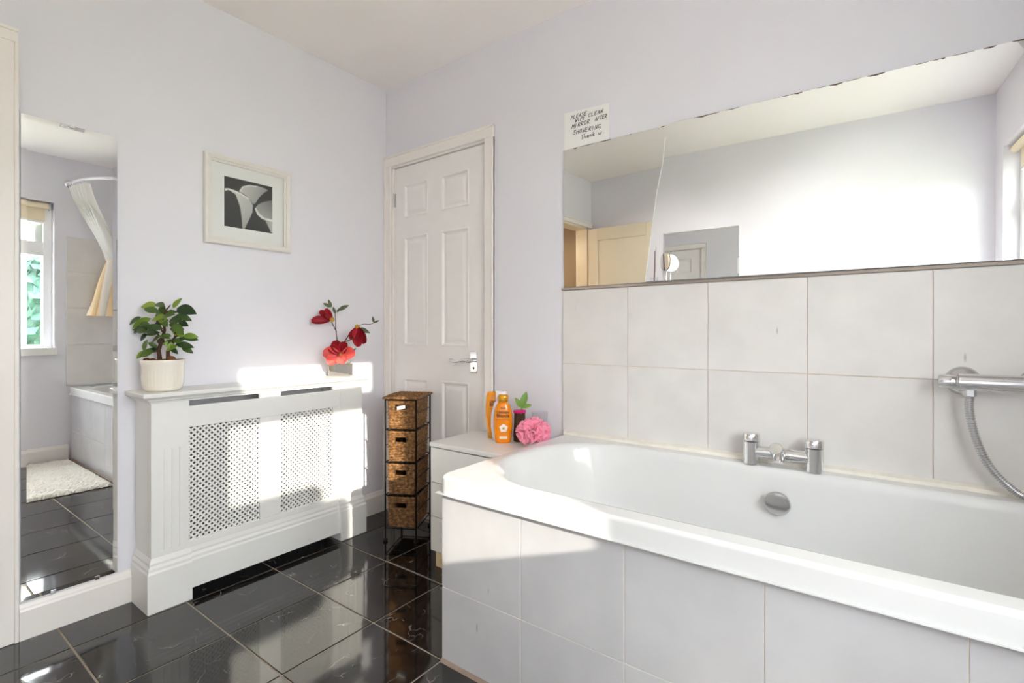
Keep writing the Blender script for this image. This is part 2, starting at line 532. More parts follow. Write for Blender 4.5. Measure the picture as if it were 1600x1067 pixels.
# hall beyond the entry door
m = MB()
m.box(-1.3, -1.2, -D - 0.3, -1.0, -0.1, H)
m.box(-1.3, -T, -1.1, -1.0, -0.1, H)
m.box(-1.3, -T, -D - 0.3, -D - 0.2, -0.1, H)
hl_ = thing('added_hall_pendant', 'added pendant lamp warming the hall beyond the entry door', 'lamp', (-0.6, -1.75, H))  # lamp added for the warm light near the entry door
MB().tube([(-0.6, -1.75, H), (-0.6, -1.75, 2.12)], 0.004, 8).build('cord', M_whiteplas, hl_)
MB().lathe([(0.03, 2.12), (0.09, 2.02), (0.12, 1.9), (0.118, 1.9), (0.088, 2.018), (0.028, 2.118)], 24, Matrix.Translation((-0.6, -1.75, 0)), cap=False).build('shade', M_blind, hl_, smooth=50)
hd_ = bpy.data.lights.new('added_hall_light', 'POINT'); hd_.energy = 9.0; hd_.color = (1.0, 0.80, 0.58); hd_.shadow_soft_size = 0.05
ho_ = bpy.data.objects.new('added_hall_light', hd_); COL.objects.link(ho_); ho_.location = (-0.6, -1.75, 1.88)
struct(m.build('wall_hall', M_hall), 'brown hall wall beyond the open entry door', 'wall')

# wall tiles over the bath
TX = [1.193, 1.495, 1.805, 2.119, 2.433, 2.747, W - 0.012]
TZ = [0.592, 0.890, 1.208]
struct(MB().box(TX[0], TX[-1], -0.006, 0.0, 0.5, TZ[-1] - 0.002).build('trim_1', M_grout_w), 'tan grout bed between the white bath tiles', 'grout')
def wall_tile(parent, x0, x1, z0, z1, y, g=0.0018, name='wall_tile', mtl=None, th=0.008, axis=1):
    a, b = (x1 - x0 - g), (z1 - z0 - g)
    if axis == 1: me = MB().box(-a / 2, a / 2, -th, 0, -b / 2, b / 2).mesh(name, mtl or M_wtile, bevel=0.001, seg=1)
    else: me = MB().box(-th, 0, -a / 2, a / 2, -b / 2, b / 2).mesh(name, mtl or M_wtile, bevel=0.001, seg=1)
    loc = ((x0 + x1) / 2, y, (z0 + z1) / 2) if axis == 1 else (y, (x0 + x1) / 2, (z0 + z1) / 2)
    return link(name, me, parent, Matrix.Translation(loc))
for i in range(len(TX) - 1):
    for j in range(2):
        wall_tile(wbk, TX[i], TX[i + 1], TZ[j], TZ[j + 1], -0.0005 - random.uniform(0, 0.0006))
# tiles on the window wall at the bath end
TYW = [-0.80, -0.40, -0.010]
TZW = [0.592, 0.928, 1.224, 1.52, 1.80]
for i in range(2):
    for j in range(4):
        wall_tile(wr, TYW[i], TYW[i + 1], TZW[j], TZW[j + 1], W, axis=0)
# capping strip on top of the tiles, under the mirror
struct(MB().box(1.188, 2.98, -0.013, 0.0, TZ[-1] + 0.001, TZ[-1] + 0.012).build('trim_2', mat('dull_tile_trim', 'a79a90', rough=0.4), bevel=0.002), 'thin grey trim between wall tiles and cracked mirror', 'trim')

# baseboards: a board with an ogee top
def skirting(name, axis, a0, a1, wallpos, sgn, label, parent=None):
    prof = [(0, 0), (0.016, 0), (0.016, 0.095), (0.013, 0.102), (0.009, 0.106), (0.006, 0.114), (0.004, 0.118), (0, 0.12)]
    poly = [(wallpos + sgn * p, z) for p, z in prof]
    o = MB()
    if axis == 1: o.prism(poly, 1, a0, a1)
    else: o.prism(poly, 0, a0, a1)
    ob = o.build(name, M_gloss, parent)
    if not parent: struct(ob, label, 'baseboard')
    return ob
skirting('baseboard_left', 1, -1.535, -1.222, 0, 1, 'cream baseboard under the tall bevelled mirror')
skirting('baseboard_corner', 1, -0.275, 0, 0, 1, 'cream baseboard between radiator cover and room corner')
skirting('baseboard_right', 1, -D, -0.787, W, -1, 'cream baseboard under the window')
skirting('baseboard_front', 0, 0.75, W, -D, 1, 'cream baseboard along the wall with the small mirror')

# ------------------------------------------------------------------ cupboard door in the back wall
def architrave(name, rects, axis, wallpos, sgn, label):
    """each rect is (a0, a1, z0, z1): three moulded boards round a doorway"""
    root = thing(name, label, 'door frame', (0, 0, 0), kind='structure')
    for a0, a1, z0, z1, inner in rects:
        t = 0.02
        mb = MB()
        if axis == 0:
            mb.box(a0, a1, min(wallpos, wallpos + sgn * t * 0.75), max(wallpos, wallpos + sgn * t * 0.75), z0, z1)
        else:
            mb.box(min(wallpos, wallpos + sgn * t * 0.75), max(wallpos, wallpos + sgn * t * 0.75), a0, a1, z0, z1)
        ob = mb.build('board', M_gloss, root, bevel=0.004)
        # raised outer bead
        w = 0.012
        if inner == 'lo': b0, b1, c0, c1 = a1 - w, a1, z0, z1
        elif inner == 'hi': b0, b1, c0, c1 = a0, a0 + w, z0, z1
        else: b0, b1, c0, c1 = a0, a1, z1 - w, z1
        mb = MB()
        if axis == 0: mb.box(b0, b1, min(wallpos, wallpos + sgn * t), max(wallpos, wallpos + sgn * t), c0, c1)
        else: mb.box(min(wallpos, wallpos + sgn * t), max(wallpos, wallpos + sgn * t), b0, b1, c0, c1)
        mb.build('bead', M_gloss, ob, bevel=0.003)
    return root
architrave('trim_3', [(0.001, DX0, 0, DZ, 'hi'), (DX1, 0.808, 0, DZ, 'lo'), (0.001, 0.808, DZ, 2.034, 'top')], 0, 0, -1, 'cream architrave round the white panelled cupboard door')
# lining behind the leaf
m = MB()
m.box(DX0, DX0 + 0.008, 0, T, 0, DZ).box(DX1 - 0.008, DX1, 0, T, 0, DZ).box(DX0, DX1, 0, T, DZ - 0.008, DZ)
m.box(DX0, DX1, 0.065, T, 0, DZ)
struct(m.build('trim_4', M_gloss), 'cream lining inside the cupboard door frame', 'door lining')

d1 = thing('door_1', 'closed white six-panel cupboard door in the room corner', 'door', (0.4, 0.02, 0), kind='structure')
LX0, LX1, LZ1, LY = DX0 + 0.010, DX1 - 0.010, DZ - 0.011, 0.014
cols = [(0.142, 0.328), (0.435, 0.625)]
rows = [(0.20, 0.765), (0.955, 1.562), (1.676, 1.858)]
# leaf: boards around sunk panels
m = MB()
m.box(LX0, LX1, LY + 0.010, LY + 0.04, 0.008, LZ1)
xs = [LX0, cols[0][0], cols[0][1], cols[1][0], cols[1][1], LX1]
zs = [0.008, rows[0][0], rows[0][1], rows[1][0], rows[1][1], rows[2][0], rows[2][1], LZ1]
for i in range(5):
    for j in range(7):
        if i in (1, 3) and j in (1, 3, 5): continue
        m.box(xs[i], xs[i + 1], LY, LY + 0.010, zs[j], zs[j + 1])
bm_leaf = m.build('door_leaf', M_door, d1)
for cx0, cx1 in cols:
    for cz0, cz1 in rows:
        # moulded panel: slope in, then a raised field
        def ring(ins, y): return [Vector((cx0 + ins, y, cz0 + ins)), Vector((cx1 - ins, y, cz0 + ins)), Vector((cx1 - ins, y, cz1 - ins)), Vector((cx0 + ins, y, cz1 - ins))]
        MB().rings([ring(-0.004, LY + 0.0005), ring(0.0, LY - 0.0025), ring(0.006, LY - 0.001), ring(0.013, LY + 0.0085), ring(0.022, LY + 0.0085), ring(0.040, LY + 0.0015), ring(0.043, LY + 0.0012)], cap1=True).build('door_panel', M_door, d1, smooth=20)
# handle: plate with lever, lever sweeps towards the hinge
hp = MB().box(0.642, 0.686, LY - 0.005, LY, 0.822, 0.928).build('handle_plate', M_chrome, d1, bevel=0.002)
hp['label'] = 'chrome handle plate'
MB().tube([(0.664, LY - 0.004, 0.882), (0.664, LY - 0.034, 0.882)], 0.009, 14).build('spindle', M_chrome, hp, smooth=40)
lev = [(0.672, LY - 0.036, 0.882), (0.655, LY - 0.040, 0.884), (0.63, LY - 0.041, 0.887), (0.60, LY - 0.041, 0.881), (0.575, LY - 0.042, 0.877), (0.555, LY - 0.042, 0.880), (0.54, LY - 0.041, 0.886), (0.53, LY - 0.038, 0.889)]
MB().tube(lev, [0.010, 0.011, 0.009, 0.0065, 0.0065, 0.008, 0.0085, 0.004], 12).build('lever', M_chrome, hp, smooth=60)
MB().tube([(0.664, LY - 0.0052, 0.846), (0.664, LY - 0.006, 0.846)], 0.006, 12).build('keyhole', M_black, hp)
for z0 in (0.20, 1.745):
    MB().tube([(LX0 - 0.002, LY - 0.006, z0), (LX0 - 0.002, LY - 0.006, z0 + 0.078)], 0.006, 10).box(LX0, LX0 + 0.012, LY - 0.002, LY, z0, z0 + 0.078).build('hinge', M_brush, d1, smooth=40)
MB().box(LX1 - 0.001, LX1 + 0.004, LY + 0.002, LY + 0.01, 0.868, 0.905).build('latch', mat('worn_latch', '5b4030', rough=0.5, metal=0.5), d1)

# ------------------------------------------------------------------ entry doorway, left wall, door folded back on the front wall
architrave('trim_5', [(EY1, -1.536, 0, EZ, 'lo'), (EY0 - 0.06, EY0, 0, EZ, 'hi'), (EY0 - 0.06, -1.536, EZ, 2.03, 'top')], 1, 0, 1, 'cream architrave of the entry doorway beside the tall mirror')
m = MB()
m.box(-T, 0.0, EY1 - 0.02, EY1, 0, EZ).box(-T, 0.0, EY0, EY0 + 0.02, 0, EZ).box(-T, 0.0, EY0, EY1, EZ - 0.02, EZ)
struct(m.build('trim_6', M_entry), 'cream lining of the entry doorway', 'door lining')
d2 = thing('door_2', 'cream entry door standing open against the wall, seen in the cracked mirror', 'door', (0.02, -2.28, 0), kind='structure')
a = R(-4)
dm = Matrix.Translation((0.018, -2.262, 0)) @ Matrix.Rotation(a, 4, 'Z')
ew, eh = 0.655, 1.962
def dbox(nm, x0, x1, z0, z1, y0, y1, mt=None, bev=0.0, parent=None):
    return MB().box(x0, x1, y0, y1, z0, z1, dm).build(nm, mt or M_entry, parent or d2, bevel=bev)
dbox('door_leaf', 0, ew, 0.01, eh, -0.035, -0.008)
for nm, x0, x1, z0, z1 in (('stile', 0, 0.095, 0.01, eh), ('stile', ew - 0.10, ew, 0.01, eh), ('rail', 0.095, ew - 0.10, eh - 0.11, eh), ('rail', 0.095, ew - 0.10, 0.75, 0.93), ('rail', 0.095, ew - 0.10, 0.01, 0.22)):
    dbox(nm, x0, x1, z0, z1, -0.008, 0.0, bev=0.002)
e2 = dbox('handle_plate', ew - 0.075, ew - 0.03, 0.95, 1.05, 0.0, 0.005, M_chrome, 0.002)
MB().tube([dm @ Vector((ew - 0.052, 0.005, 1.0)), dm @ Vector((ew - 0.052, 0.045, 1.0)), dm @ Vector((ew - 0.07, 0.05, 1.0)), dm @ Vector((ew - 0.16, 0.05, 1.0))], 0.008, 10).build('lever', M_chrome, e2, smooth=50)

# ------------------------------------------------------------------ window
w1 = thing('window_1', 'white framed two-light window with top vents', 'window', (W + 0.1, -1.5, WZ0), kind='structure')
GX = W + 0.10
fw_ = 0.05
def wbox(nm, y0, y1, z0, z1, x0, x1, mt=None, parent=None, bev=0.004):
    return MB().box(x0, x1, y0, y1, z0, z1).build(nm, mt or M_upvc, parent or w1, bevel=bev)
MUL0, MUL1 = -1.305, -1.235
TR0, TR1 = 1.636, 1.745
wbox('frame_side', WY0, WY0 + 0.055, WZ0, WZ1, GX - 0.03, GX + 0.04)
wbox('frame_side', WY1 - 0.055, WY1, WZ0, WZ1, GX - 0.03, GX + 0.04)
wbox('frame_head', WY0 + 0.055, WY1 - 0.055, WZ1 - 0.04, WZ1, GX - 0.03, GX + 0.04)
wbox('frame_sill', WY0 + 0.055, WY1 - 0.055, WZ0, WZ0 + 0.022, GX - 0.03, GX + 0.04)
wbox('mullion', MUL0, MUL1, WZ0 + 0.022, WZ1 - 0.04, GX - 0.03, GX + 0.04)
for y0, y1 in ((WY0 + 0.055, MUL0), (MUL1, WY1 - 0.055)):
    wbox('transom', y0, y1, TR0, TR1, GX - 0.03, GX + 0.04)
    for z0, z1 in ((WZ0 + 0.022, TR0), (TR1, WZ1 - 0.04)):
        wbox('pane', y0, y1, z0, z1, GX - 0.003, GX + 0.003, M_pane, bev=0)
    # opening vent sash in the top light
    sz0, sz1, sf = TR1, WZ1 - 0.04, 0.045
    for nm, a0, a1, b0, b1 in (('vent_sash', y0, y0 + sf, sz0, sz1), ('vent_sash', y1 - sf, y1, sz0, sz1), ('vent_sash', y0 + sf, y1 - sf, sz1 - 0.03, sz1)):
        wbox(nm, a0, a1, b0, b1, GX + 0.004, GX + 0.045)
wbox('window_board', WY0 - 0.02, WY1 + 0.016, WZ0 - 0.062, WZ0, W - 0.03, W + 0.001, M_satin)
wbox('handle', MUL1 + 0.012, MUL1 + 0.03, 1.2, 1.32, GX - 0.055, GX - 0.03)

rb = thing('roller_blind', 'cream roller blind rolled up at the window head', 'blind', (W + 0.06, -1.5, WZ1))
MB().tube([(W + 0.045, WY0 + 0.02, WZ1 - 0.03), (W + 0.045, WY1 - 0.025, WZ1 - 0.03)], 0.022, 14).build('roll', M_blind, rb, smooth=50)
MB().box(W + 0.062, W + 0.066, WY0 + 0.06, WY1 - 0.045, 1.905, WZ1 - 0.03).build('fabric', M_blind, rb)
MB().box(W + 0.058, W + 0.070, WY0 + 0.06, WY1 - 0.045, 1.893, 1.91).build('bottom_bar', M_upvc, rb, bevel=0.003)
MB().box(W + 0.02, W + 0.075, WY1 - 0.024, WY1 - 0.018, WZ1 - 0.06, WZ1 - 0.001).build('bracket', M_brush, rb)

# ------------------------------------------------------------------ bath
bt = thing('bathtub', 'white acrylic bathtub with tiled front along the tiled wall', 'bathtub', (2.1, -0.39, 0))
BX0, BX1, BY0, BY1, BZ = 1.207, W - 0.009, -0.786, -0.010, 0.585
def tubring(o, z, orad, kind='out'):
    return rrect(BX0 + o, BX1 - o, BY0 + o, BY1 - o, z, orad)
def inring(ins, z, rl=0.27, rr=0.24):
    return rrect(1.262 + ins * 1.6, 2.92 - ins * 1.2, -0.716 + ins, -0.085 - ins * 0.75, z, [max(0.05, rl - ins * 0.4), max(0.05, rr - ins * .4), max(0.05, rr - ins * .4), max(0.05, rl - ins * 0.4)])
rg = [tubring(0.012, 0.530, 0.028), tubring(0.0, 0.530, 0.03), tubring(0.0, 0.531, 0.03), tubring(0.0005, 0.573, 0.03), tubring(0.0005, 0.576, 0.03), tubring(0.0015, 0.580, 0.03), tubring(0.004, 0.5835, 0.03), tubring(0.008, 0.585, 0.03), tubring(0.010, 0.585, 0.03),
      inring(-0.016, 0.5852), inring(-0.014, 0.5852), inring(-0.007, 0.5842), inring(-0.001, 0.580), inring(0.003, 0.572), inring(0.006, 0.56), inring(0.0065, 0.557)]
for z, ins in ((0.52, 0.012), (0.46, 0.022), (0.38, 0.036), (0.30, 0.055), (0.25, 0.075), (0.215, 0.105), (0.20, 0.15), (0.195, 0.21)):
    rg.append(inring(ins, z))
MB().rings(rg, cap1=True).build('tub_shell', M_acryl, bt, smooth=50)
# panel: backing board with tiles
PYF = -0.762
pn = MB().box(1.212, W - 0.012, PYF - 0.0062, PYF + 0.02, 0.0, 0.5275).box(1.212, 1.232, PYF + 0.02, -0.012, 0.0, 0.529).build('front_panel', M_grout_b, bt)
PX = [1.207, 1.509, 1.815, 2.119, 2.428, 2.738, W - 0.011]
PZ = [0.004, 0.232, 0.528]
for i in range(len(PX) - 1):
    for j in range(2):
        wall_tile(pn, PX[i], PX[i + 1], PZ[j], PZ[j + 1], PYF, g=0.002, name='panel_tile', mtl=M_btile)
MB().prism([(-0.7905, 0.5295), (-0.7905, 0.526), (-0.7705, 0.519), (-0.7705, 0.5295)], 0, 1.196, W - 0.011).build('sealant_bead', M_acryl, bt)
MB().prism([(-0.779, 0.0), (-0.7705, 0.010), (-0.7705, 0.0)], 0, 1.207, W - 0.011).build('floor_sealant', mat('stained_sealant', '8d7a6c', rough=0.7, var=0.3, vscale=30), bt)
# wall sealant strip along the back and left
sl = []
for i in range(60):
    x = 1.207 + (W - 0.02 - 1.207) * i / 59
    sl.append(x)
m = MB()
n0 = None
rgs = []
for i, x in enumerate(sl):
    j = random.uniform(-0.0015, 0.0015)
    rgs.append([Vector((x, -0.009, 0.584)), Vector((x, -0.031 + j, 0.5855)), Vector((x, -0.027 + j, 0.596 + j)), Vector((x, -0.009, 0.603 + j))])
m.rings(rgs, cap0=True, cap1=True)
m.build('wall_sealant', M_seal, bt, smooth=40)
# overflow: chrome dish on the sloping side
of = Matrix.Translation((2.048, -0.118, 0.486)) @ Matrix.Rotation(R(90 + 11), 4, 'X')
MB().lathe([(0.001, 0.020), (0.029, 0.019), (0.037, 0.015), (0.039, 0.009), (0.035, 0.004), (0.032, -0.01)], 36, of, cap=False).build('overflow_cover', M_brush, bt, smooth=40)

# bath mixer
bxm = thing('bath_mixer_tap', 'chrome two-pillar bath mixer tap on the back rim of the bath', 'tap', (2.05, -0.06, 0.585))
for x in (1.961, 2.143):
    y = -0.062
    MB().lathe([(0.0265, 0.5855), (0.027, 0.590), (0.0262, 0.594), (0.0262, 0.660)], 32, Matrix.Translation((x, y, 0))).build('pillar', M_chrome, bxm, smooth=40)
    hd = MB().lathe([(0.025, 0.6615), (0.0268, 0.663), (0.0268, 0.683), (0.0250, 0.6872), (0.001, 0.6885)], 32, Matrix.Translation((x, y, 0))).build('handle', M_chrome, bxm, smooth=40)
    MB().tube([(x - 0.004, y - 0.025, 0.676), (x - 0.006, y - 0.034, 0.677)], 0.005, 12).build('grip_pin', M_brush, hd, smooth=40)
MB().tube([(1.961, -0.062, 0.628), (2.143, -0.062, 0.628)], 0.0205, 24).build('bridge', M_chrome, bxm, smooth=40)
MB().lathe([(0.0225, 0.0), (0.0225, 0.012)], 24, Matrix.Translation((2.070, -0.062, 0.628)) @ Matrix.Rotation(R(90), 4, 'Y')).build('collar', M_chrome, bxm, smooth=40)
sp = MB().tube([(2.048, -0.062, 0.630), (2.048, -0.085, 0.630), (2.048, -0.100, 0.624), (2.048, -0.108, 0.610)], [0.018, 0.018, 0.0175, 0.016], 20).build('spout', M_chrome, bxm, smooth=40)
MB().lathe([(0.019, 0.0), (0.021, 0.004), (0.021, 0.020), (0.018, 0.024), (0.001, 0.0245)], 28, Matrix.Translation((2.040, -0.076, 0.640)) @ Matrix.Rotation(R(62), 4, 'X')).build('diverter_knob', M_chrome, bxm, smooth=40)

# shower bar valve and hose
sv = thing('shower_valve', 'chrome bar shower valve with a ribbed hose on the tiled wall', 'shower', (2.6, -0.06, 0.89))
for x in (2.497, 2.647):
    MB().lathe([(0.040, 0.0), (0.039, 0.004), (0.030, 0.013), (0.018, 0.019), (0.016, 0.05)], 36, Matrix.Translation((x, -0.0085, 0.890)) @ Matrix.Rotation(R(90), 4, 'X')).build('flange', M_brush, sv, smooth=35)
MB().tube([(2.482, -0.068, 0.890), (2.665, -0.068, 0.890)], 0.0235, 32).build('bar_body', M_chrome, sv, smooth=40)
for s0, s1, e in ((2.440, 2.479, -1), (2.668, 2.707, 1)):
    MB().lathe([(0.0165, 0), (0.019, 0.003), (0.019, 0.036), (0.017, 0.039)], 30, Matrix.Translation((s0, -0.068, 0.890)) @ Matrix.Rotation(R(90), 4, 'Y')).build('end_knob', M_chrome, sv, smooth=40)
MB().lathe([(0.0125, 0.0), (0.0145, 0.002), (0.0145, 0.018), (0.011, 0.022)], 6, Matrix.Translation((2.505, -0.068, 0.852))).build('hose_nut', M_brush, sv)
def spline(ps, n=8):
    ps = [Vector(p) for p in ps]; out = []
    for i in range(len(ps) - 1):
        p0, p1, p2, p3 = ps[max(i - 1, 0)], ps[i], ps[i + 1], ps[min(i + 2, len(ps) - 1)]
        for k in range(n):
            t = k / n
            out.append(0.5 * ((2 * p1) + (p2 - p0) * t + (2 * p0 - 5 * p1 + 4 * p2 - p3) * t * t + (3 * p1 - p0 - 3 * p2 + p3) * t ** 3))
    out.append(ps[-1]); return out
hs = spline([(2.506, -0.066, 0.855), (2.505, -0.064, 0.818), (2.513, -0.062, 0.762), (2.528, -0.060, 0.708), (2.550, -0.060, 0.660), (2.581, -0.062, 0.622), (2.611, -0.066, 0.600), (2.66, -0.075, 0.596), (2.75, -0.10, 0.60)], 34)
MB().tube(hs, [0.0092 + (0.0013 if (i // 2) % 2 else -0.0011) for i in range(len(hs))], 12).build('hose', M_brush, sv, smooth=50)

# ------------------------------------------------------------------ cracked mirror above the bath: two tilted sheets
def mirror_sheet(name, label, pts, n):
    n = Vector(n).normalized()
    root = thing(name, label, 'mirror', tuple(pts[0]), group='pieces of the cracked wall mirror')
    f = [Vector(p) for p in pts]; b = [p - n * 0.004 for p in f]
    k = len(f)
    MB().add(f, [tuple(range(k))]).build('glass_face', M_mirror, root)
    MB().add([p - n * 0.0004 for p in f] + b, [tuple(range(k)), tuple(range(k, 2 * k))[::-1]] + [(i, (i + 1) % k, k + (i + 1) % k, k + i) for i in range(k)]).build('glass_edge', M_medge, root)
    return root, f, n
def sheet_pt(p0, n, x, z):
    return (x, p0[1] - (n[0] * (x - p0[0]) + n[2] * (z - p0[2])) / n[1], z)
def nrm(yaw, pit):
    yaw, pit = R(yaw), R(pit)
    return (math.sin(yaw) * math.cos(pit), -math.cos(yaw) * math.cos(pit), math.sin(pit))
nR, nL = nrm(1.46, -0.68), nrm(-1.2, -0.32)
pR, pL = (2.72, -0.012, 1.222), (1.195, -0.008, 1.222)
crR = [(1.582, 1.222), (1.629, 1.556), (1.652, 1.662), (1.664, 1.76), (1.668, 1.806)]
crL = [(1.577, 1.222), (1.624, 1.556), (1.647, 1.664), (1.659, 1.762), (1.663, 1.813)]
ptsR = [sheet_pt(pR, nR, *q) for q in [(2.72, 1.222), (2.72, 1.806)] + crR[::-1]]
ptsL = [sheet_pt(pL, nL, *q) for q in [(1.200, 1.222)] + crL + [(1.200, 1.819)]]
mr, fR, _ = mirror_sheet('mirror_piece', 'large right-hand sheet of the cracked frameless mirror above the bath', ptsR, nR)
ml_, fL, _ = mirror_sheet('mirror_piece', 'small left-hand sheet of the cracked mirror under the handwritten note', ptsL, nL)
cp = [Vector(sheet_pt(pR, nR, *q)) for q in crR]
MB().add([p + Vector((-0.0028, 0.0, 0)) for p in cp[:4]] + [p + Vector((0.0002, -0.0006, 0)) for p in cp[:4]], [(i, i + 1, i + 5, i + 4) for i in range(3)]).build('crack_glint', mat('crack_glint_white', 'f4f6f4', rough=0.3), mr)  # white strip paints the light caught along the broken glass edge
# corroded flecks along the upper edges
def rust_strip(root, a, b, nn, m_cnt):
    a, b, nn = Vector(a), Vector(b), Vector(nn).normalized()
    d = (b - a); L = d.length; d.normalize()
    mb = MB()
    rr = random.Random(m_cnt)
    for q in range(m_cnt):
        s = rr.uniform(0, L - 0.03); l = rr.uniform(0.008, 0.05); h = rr.uniform(0.0015, 0.005)
        p0 = a + d * s; p1 = a + d * min(s + l, L)
        o = nn * 0.0004
        mb.add([p0 + o, p1 + o, p1 + o - UP * h * 0.4, (p0 + p1) / 2 + o - UP * h, p0 + o - UP * h * 0.3], [(0, 1, 2, 3, 4)])
    o = mb.build('corroded_edge', M_rust, root); o['kind'] = 'stuff'
rust_strip(mr, fR[2], fR[1], nR, 26)
rust_strip(ml_, fL[-1], fL[-2], nL, 8)

# handwritten note
nt_ = thing('paper_note', 'handwritten white paper note taped above the cracked mirror', 'note', (1.3, 0, 1.82))
MB().add([(1.198, -0.0012, 1.822), (1.410, -0.0022, 1.826), (1.410, -0.0012, 1.973), (1.198, -0.002, 1.984)], [(0, 1, 2, 3)]).add([(1.198, -0.0002, 1.822), (1.410, -0.0002, 1.826), (1.410, -0.0002, 1.973), (1.198, -0.0002, 1.984)], [(3, 2, 1, 0)]).build('sheet', M_paper, nt_)
GL = {
 'P': [[(0, -.1), (.1, 1)], [(.1, .95), (.55, .9), (.55, .6), (.1, .5)]], 'L': [[(.1, 1), (0, 0), (.5, .05)]],
 'E': [[(.6, 1), (.1, .95), (0, 0), (.55, .05)], [(.05, .5), (.5, .55)]], 'A': [[(0, 0), (.4, 1), (.6, 0)], [(.1, .35), (.6, .4)]],
 'S': [[(.6, .9), (.2, 1), (.1, .65), (.5, .45), (.4, .05), (-.05, .1)]], 'W': [[(0, 1), (.15, 0), (.35, .6), (.5, 0), (.75, 1)]],
 'I': [[(.25, 1), (.2, 0)]], 'C': [[(.6, .9), (.2, .95), (0, .5), (.1, .05), (.55, .1)]], 'N': [[(0, 0), (.15, 1), (.5, .05), (.65, 1.15)]],
 'M': [[(0, 0), (.15, 1), (.35, .4), (.6, 1), (.65, 0)]], 'R': [[(0, 0), (.1, 1), (.55, .9), (.5, .6), (.05, .5), (.6, 0)]],
 'O': [[(.3, 1), (.05, .7), (.05, .2), (.3, 0), (.55, .3), (.5, .85), (.3, 1)]], 'F': [[(.6, 1), (.1, .95), (0, 0)], [(.05, .5), (.5, .55)]],
 'T': [[(0, .95), (.7, 1.02)], [(.35, 1), (.25, 0)]], 'H': [[(.05, 1), (0, 0)], [(.55, 1), (.5, 0)], [(.0, .5), (.55, .52)]],
 'G': [[(.6, .85), (.25, 1), (0, .5), (.2, .2), (.55, .5), (.6, -.1), (.3, -.15)]],
 'h': [[(.1, 1.1), (0, 0)], [(.03, .4), (.35, .55), (.4, 0)]], 'a': [[(.45, .5), (.1, .5), (.05, .1), (.35, .1), (.45, .5), (.5, 0)]],
 'n': [[(.05, .5), (.03, 0)], [(.05, .35), (.35, .5), (.42, 0)]], 'k': [[(.1, 1), (0, 0)], [(.45, .55), (.05, .25), (.5, 0)]],
 'u': [[(0, .6), (.05, .05), (.5, .05), (.55, .9)], [(.55, .9), (.55, .05)]], '.': [[(0, .05), (.06, 0.0)]]}
def write(mb, txt, x0, z0, x1, z1, h):
    adv = (x1 - x0) / len(txt); sl_ = (z1 - z0) / (x1 - x0)
    for i, ch in enumerate(txt):
        ox = x0 + i * adv; oz = z0 + (ox - x0) * sl_
        for st in GL[ch]:
            pts = [Vector((ox + q[0] * adv * 1.2 + q[1] * h * 0.16, -0.0026, oz + q[1] * h * 1.05)) for q in st]
            for a_, b_ in zip(pts[:-1], pts[1:]):
                d_ = (b_ - a_)
                if d_.length < 1e-6: continue
                d_.normalize(); nn = Vector((-d_.z, 0, d_.x)) * 0.00115
                a2, b2 = a_ - d_ * 0.0004, b_ + d_ * 0.0004
                mb.add([a2 - nn, b2 - nn, b2 + nn, a2 + nn], [(0, 1, 2, 3)])
m = MB()
for txt, x0, z0, x1, z1, h in (('PLEASE', 1.231, 1.949, 1.309, 1.951, .015), ('WIPE', 1.251, 1.932, 1.302, 1.934, .014), ('CLEAN', 1.316, 1.939, 1.385, 1.940, .014),
        ('MIRROR', 1.235, 1.908, 1.324, 1.912, .016), ('AFTER', 1.346, 1.913, 1.403, 1.915, .015), ('SHOWERING', 1.243, 1.881, 1.375, 1.877, .017),
        ('Thank', 1.280, 1.852, 1.349, 1.854, .017), ('u', 1.363, 1.854, 1.380, 1.855, .011), ('.', 1.388, 1.854, 1.394, 1.854, .01)):
    write(m, txt, x0, z0, x1, z1, h)
hw = m.build('handwriting', M_ink, nt_); hw['kind'] = 'stuff'

# ------------------------------------------------------------------ tall bevelled mirror on the left wall
tm = thing('wall_mirror', 'tall narrow frameless mirror hanging beside the entry doorway', 'mirror', (0, -1.4, 0.125))
y0, y1, z0, z1, bv = -1.531, -1.270, 0.127, 1.757, 0.014
def yz(ins, x): return [Vector((x, y0 + ins, z0 + ins)), Vector((x, y1 - ins, z0 + ins)), Vector((x, y1 - ins, z1 - ins)), Vector((x, y0 + ins, z1 - ins))]
MB().rings([yz(bv, 0.0100), yz(bv + 0.0001, 0.0100)], cap1=True).build('glass_face', M_mirror, tm)
MB().rings([yz(0, 0.0088), yz(bv, 0.0100)]).build('bevel', M_mirror, tm)
MB().rings([yz(0, 0.003), yz(0, 0.0088)], cap0=True).build('glass_edge', M_medge, tm)
for yy, zz in ((-1.40, 1.754), (-1.45, 0.130), (-1.33, 0.130)):
    MB().box(0.0, 0.0125, yy - 0.007, yy + 0.007, zz - 0.006, zz + 0.006).build('mirror_clip', M_chrome, tm, bevel=0.001)

# ------------------------------------------------------------------ radiator cover
rc = thing('radiator_cover', 'white radiator cover with lattice grilles against the lavender wall', 'radiator cover', (0.09, -0.75, 0))
FX = 0.165
CY0, CY1 = -1.212, -0.290
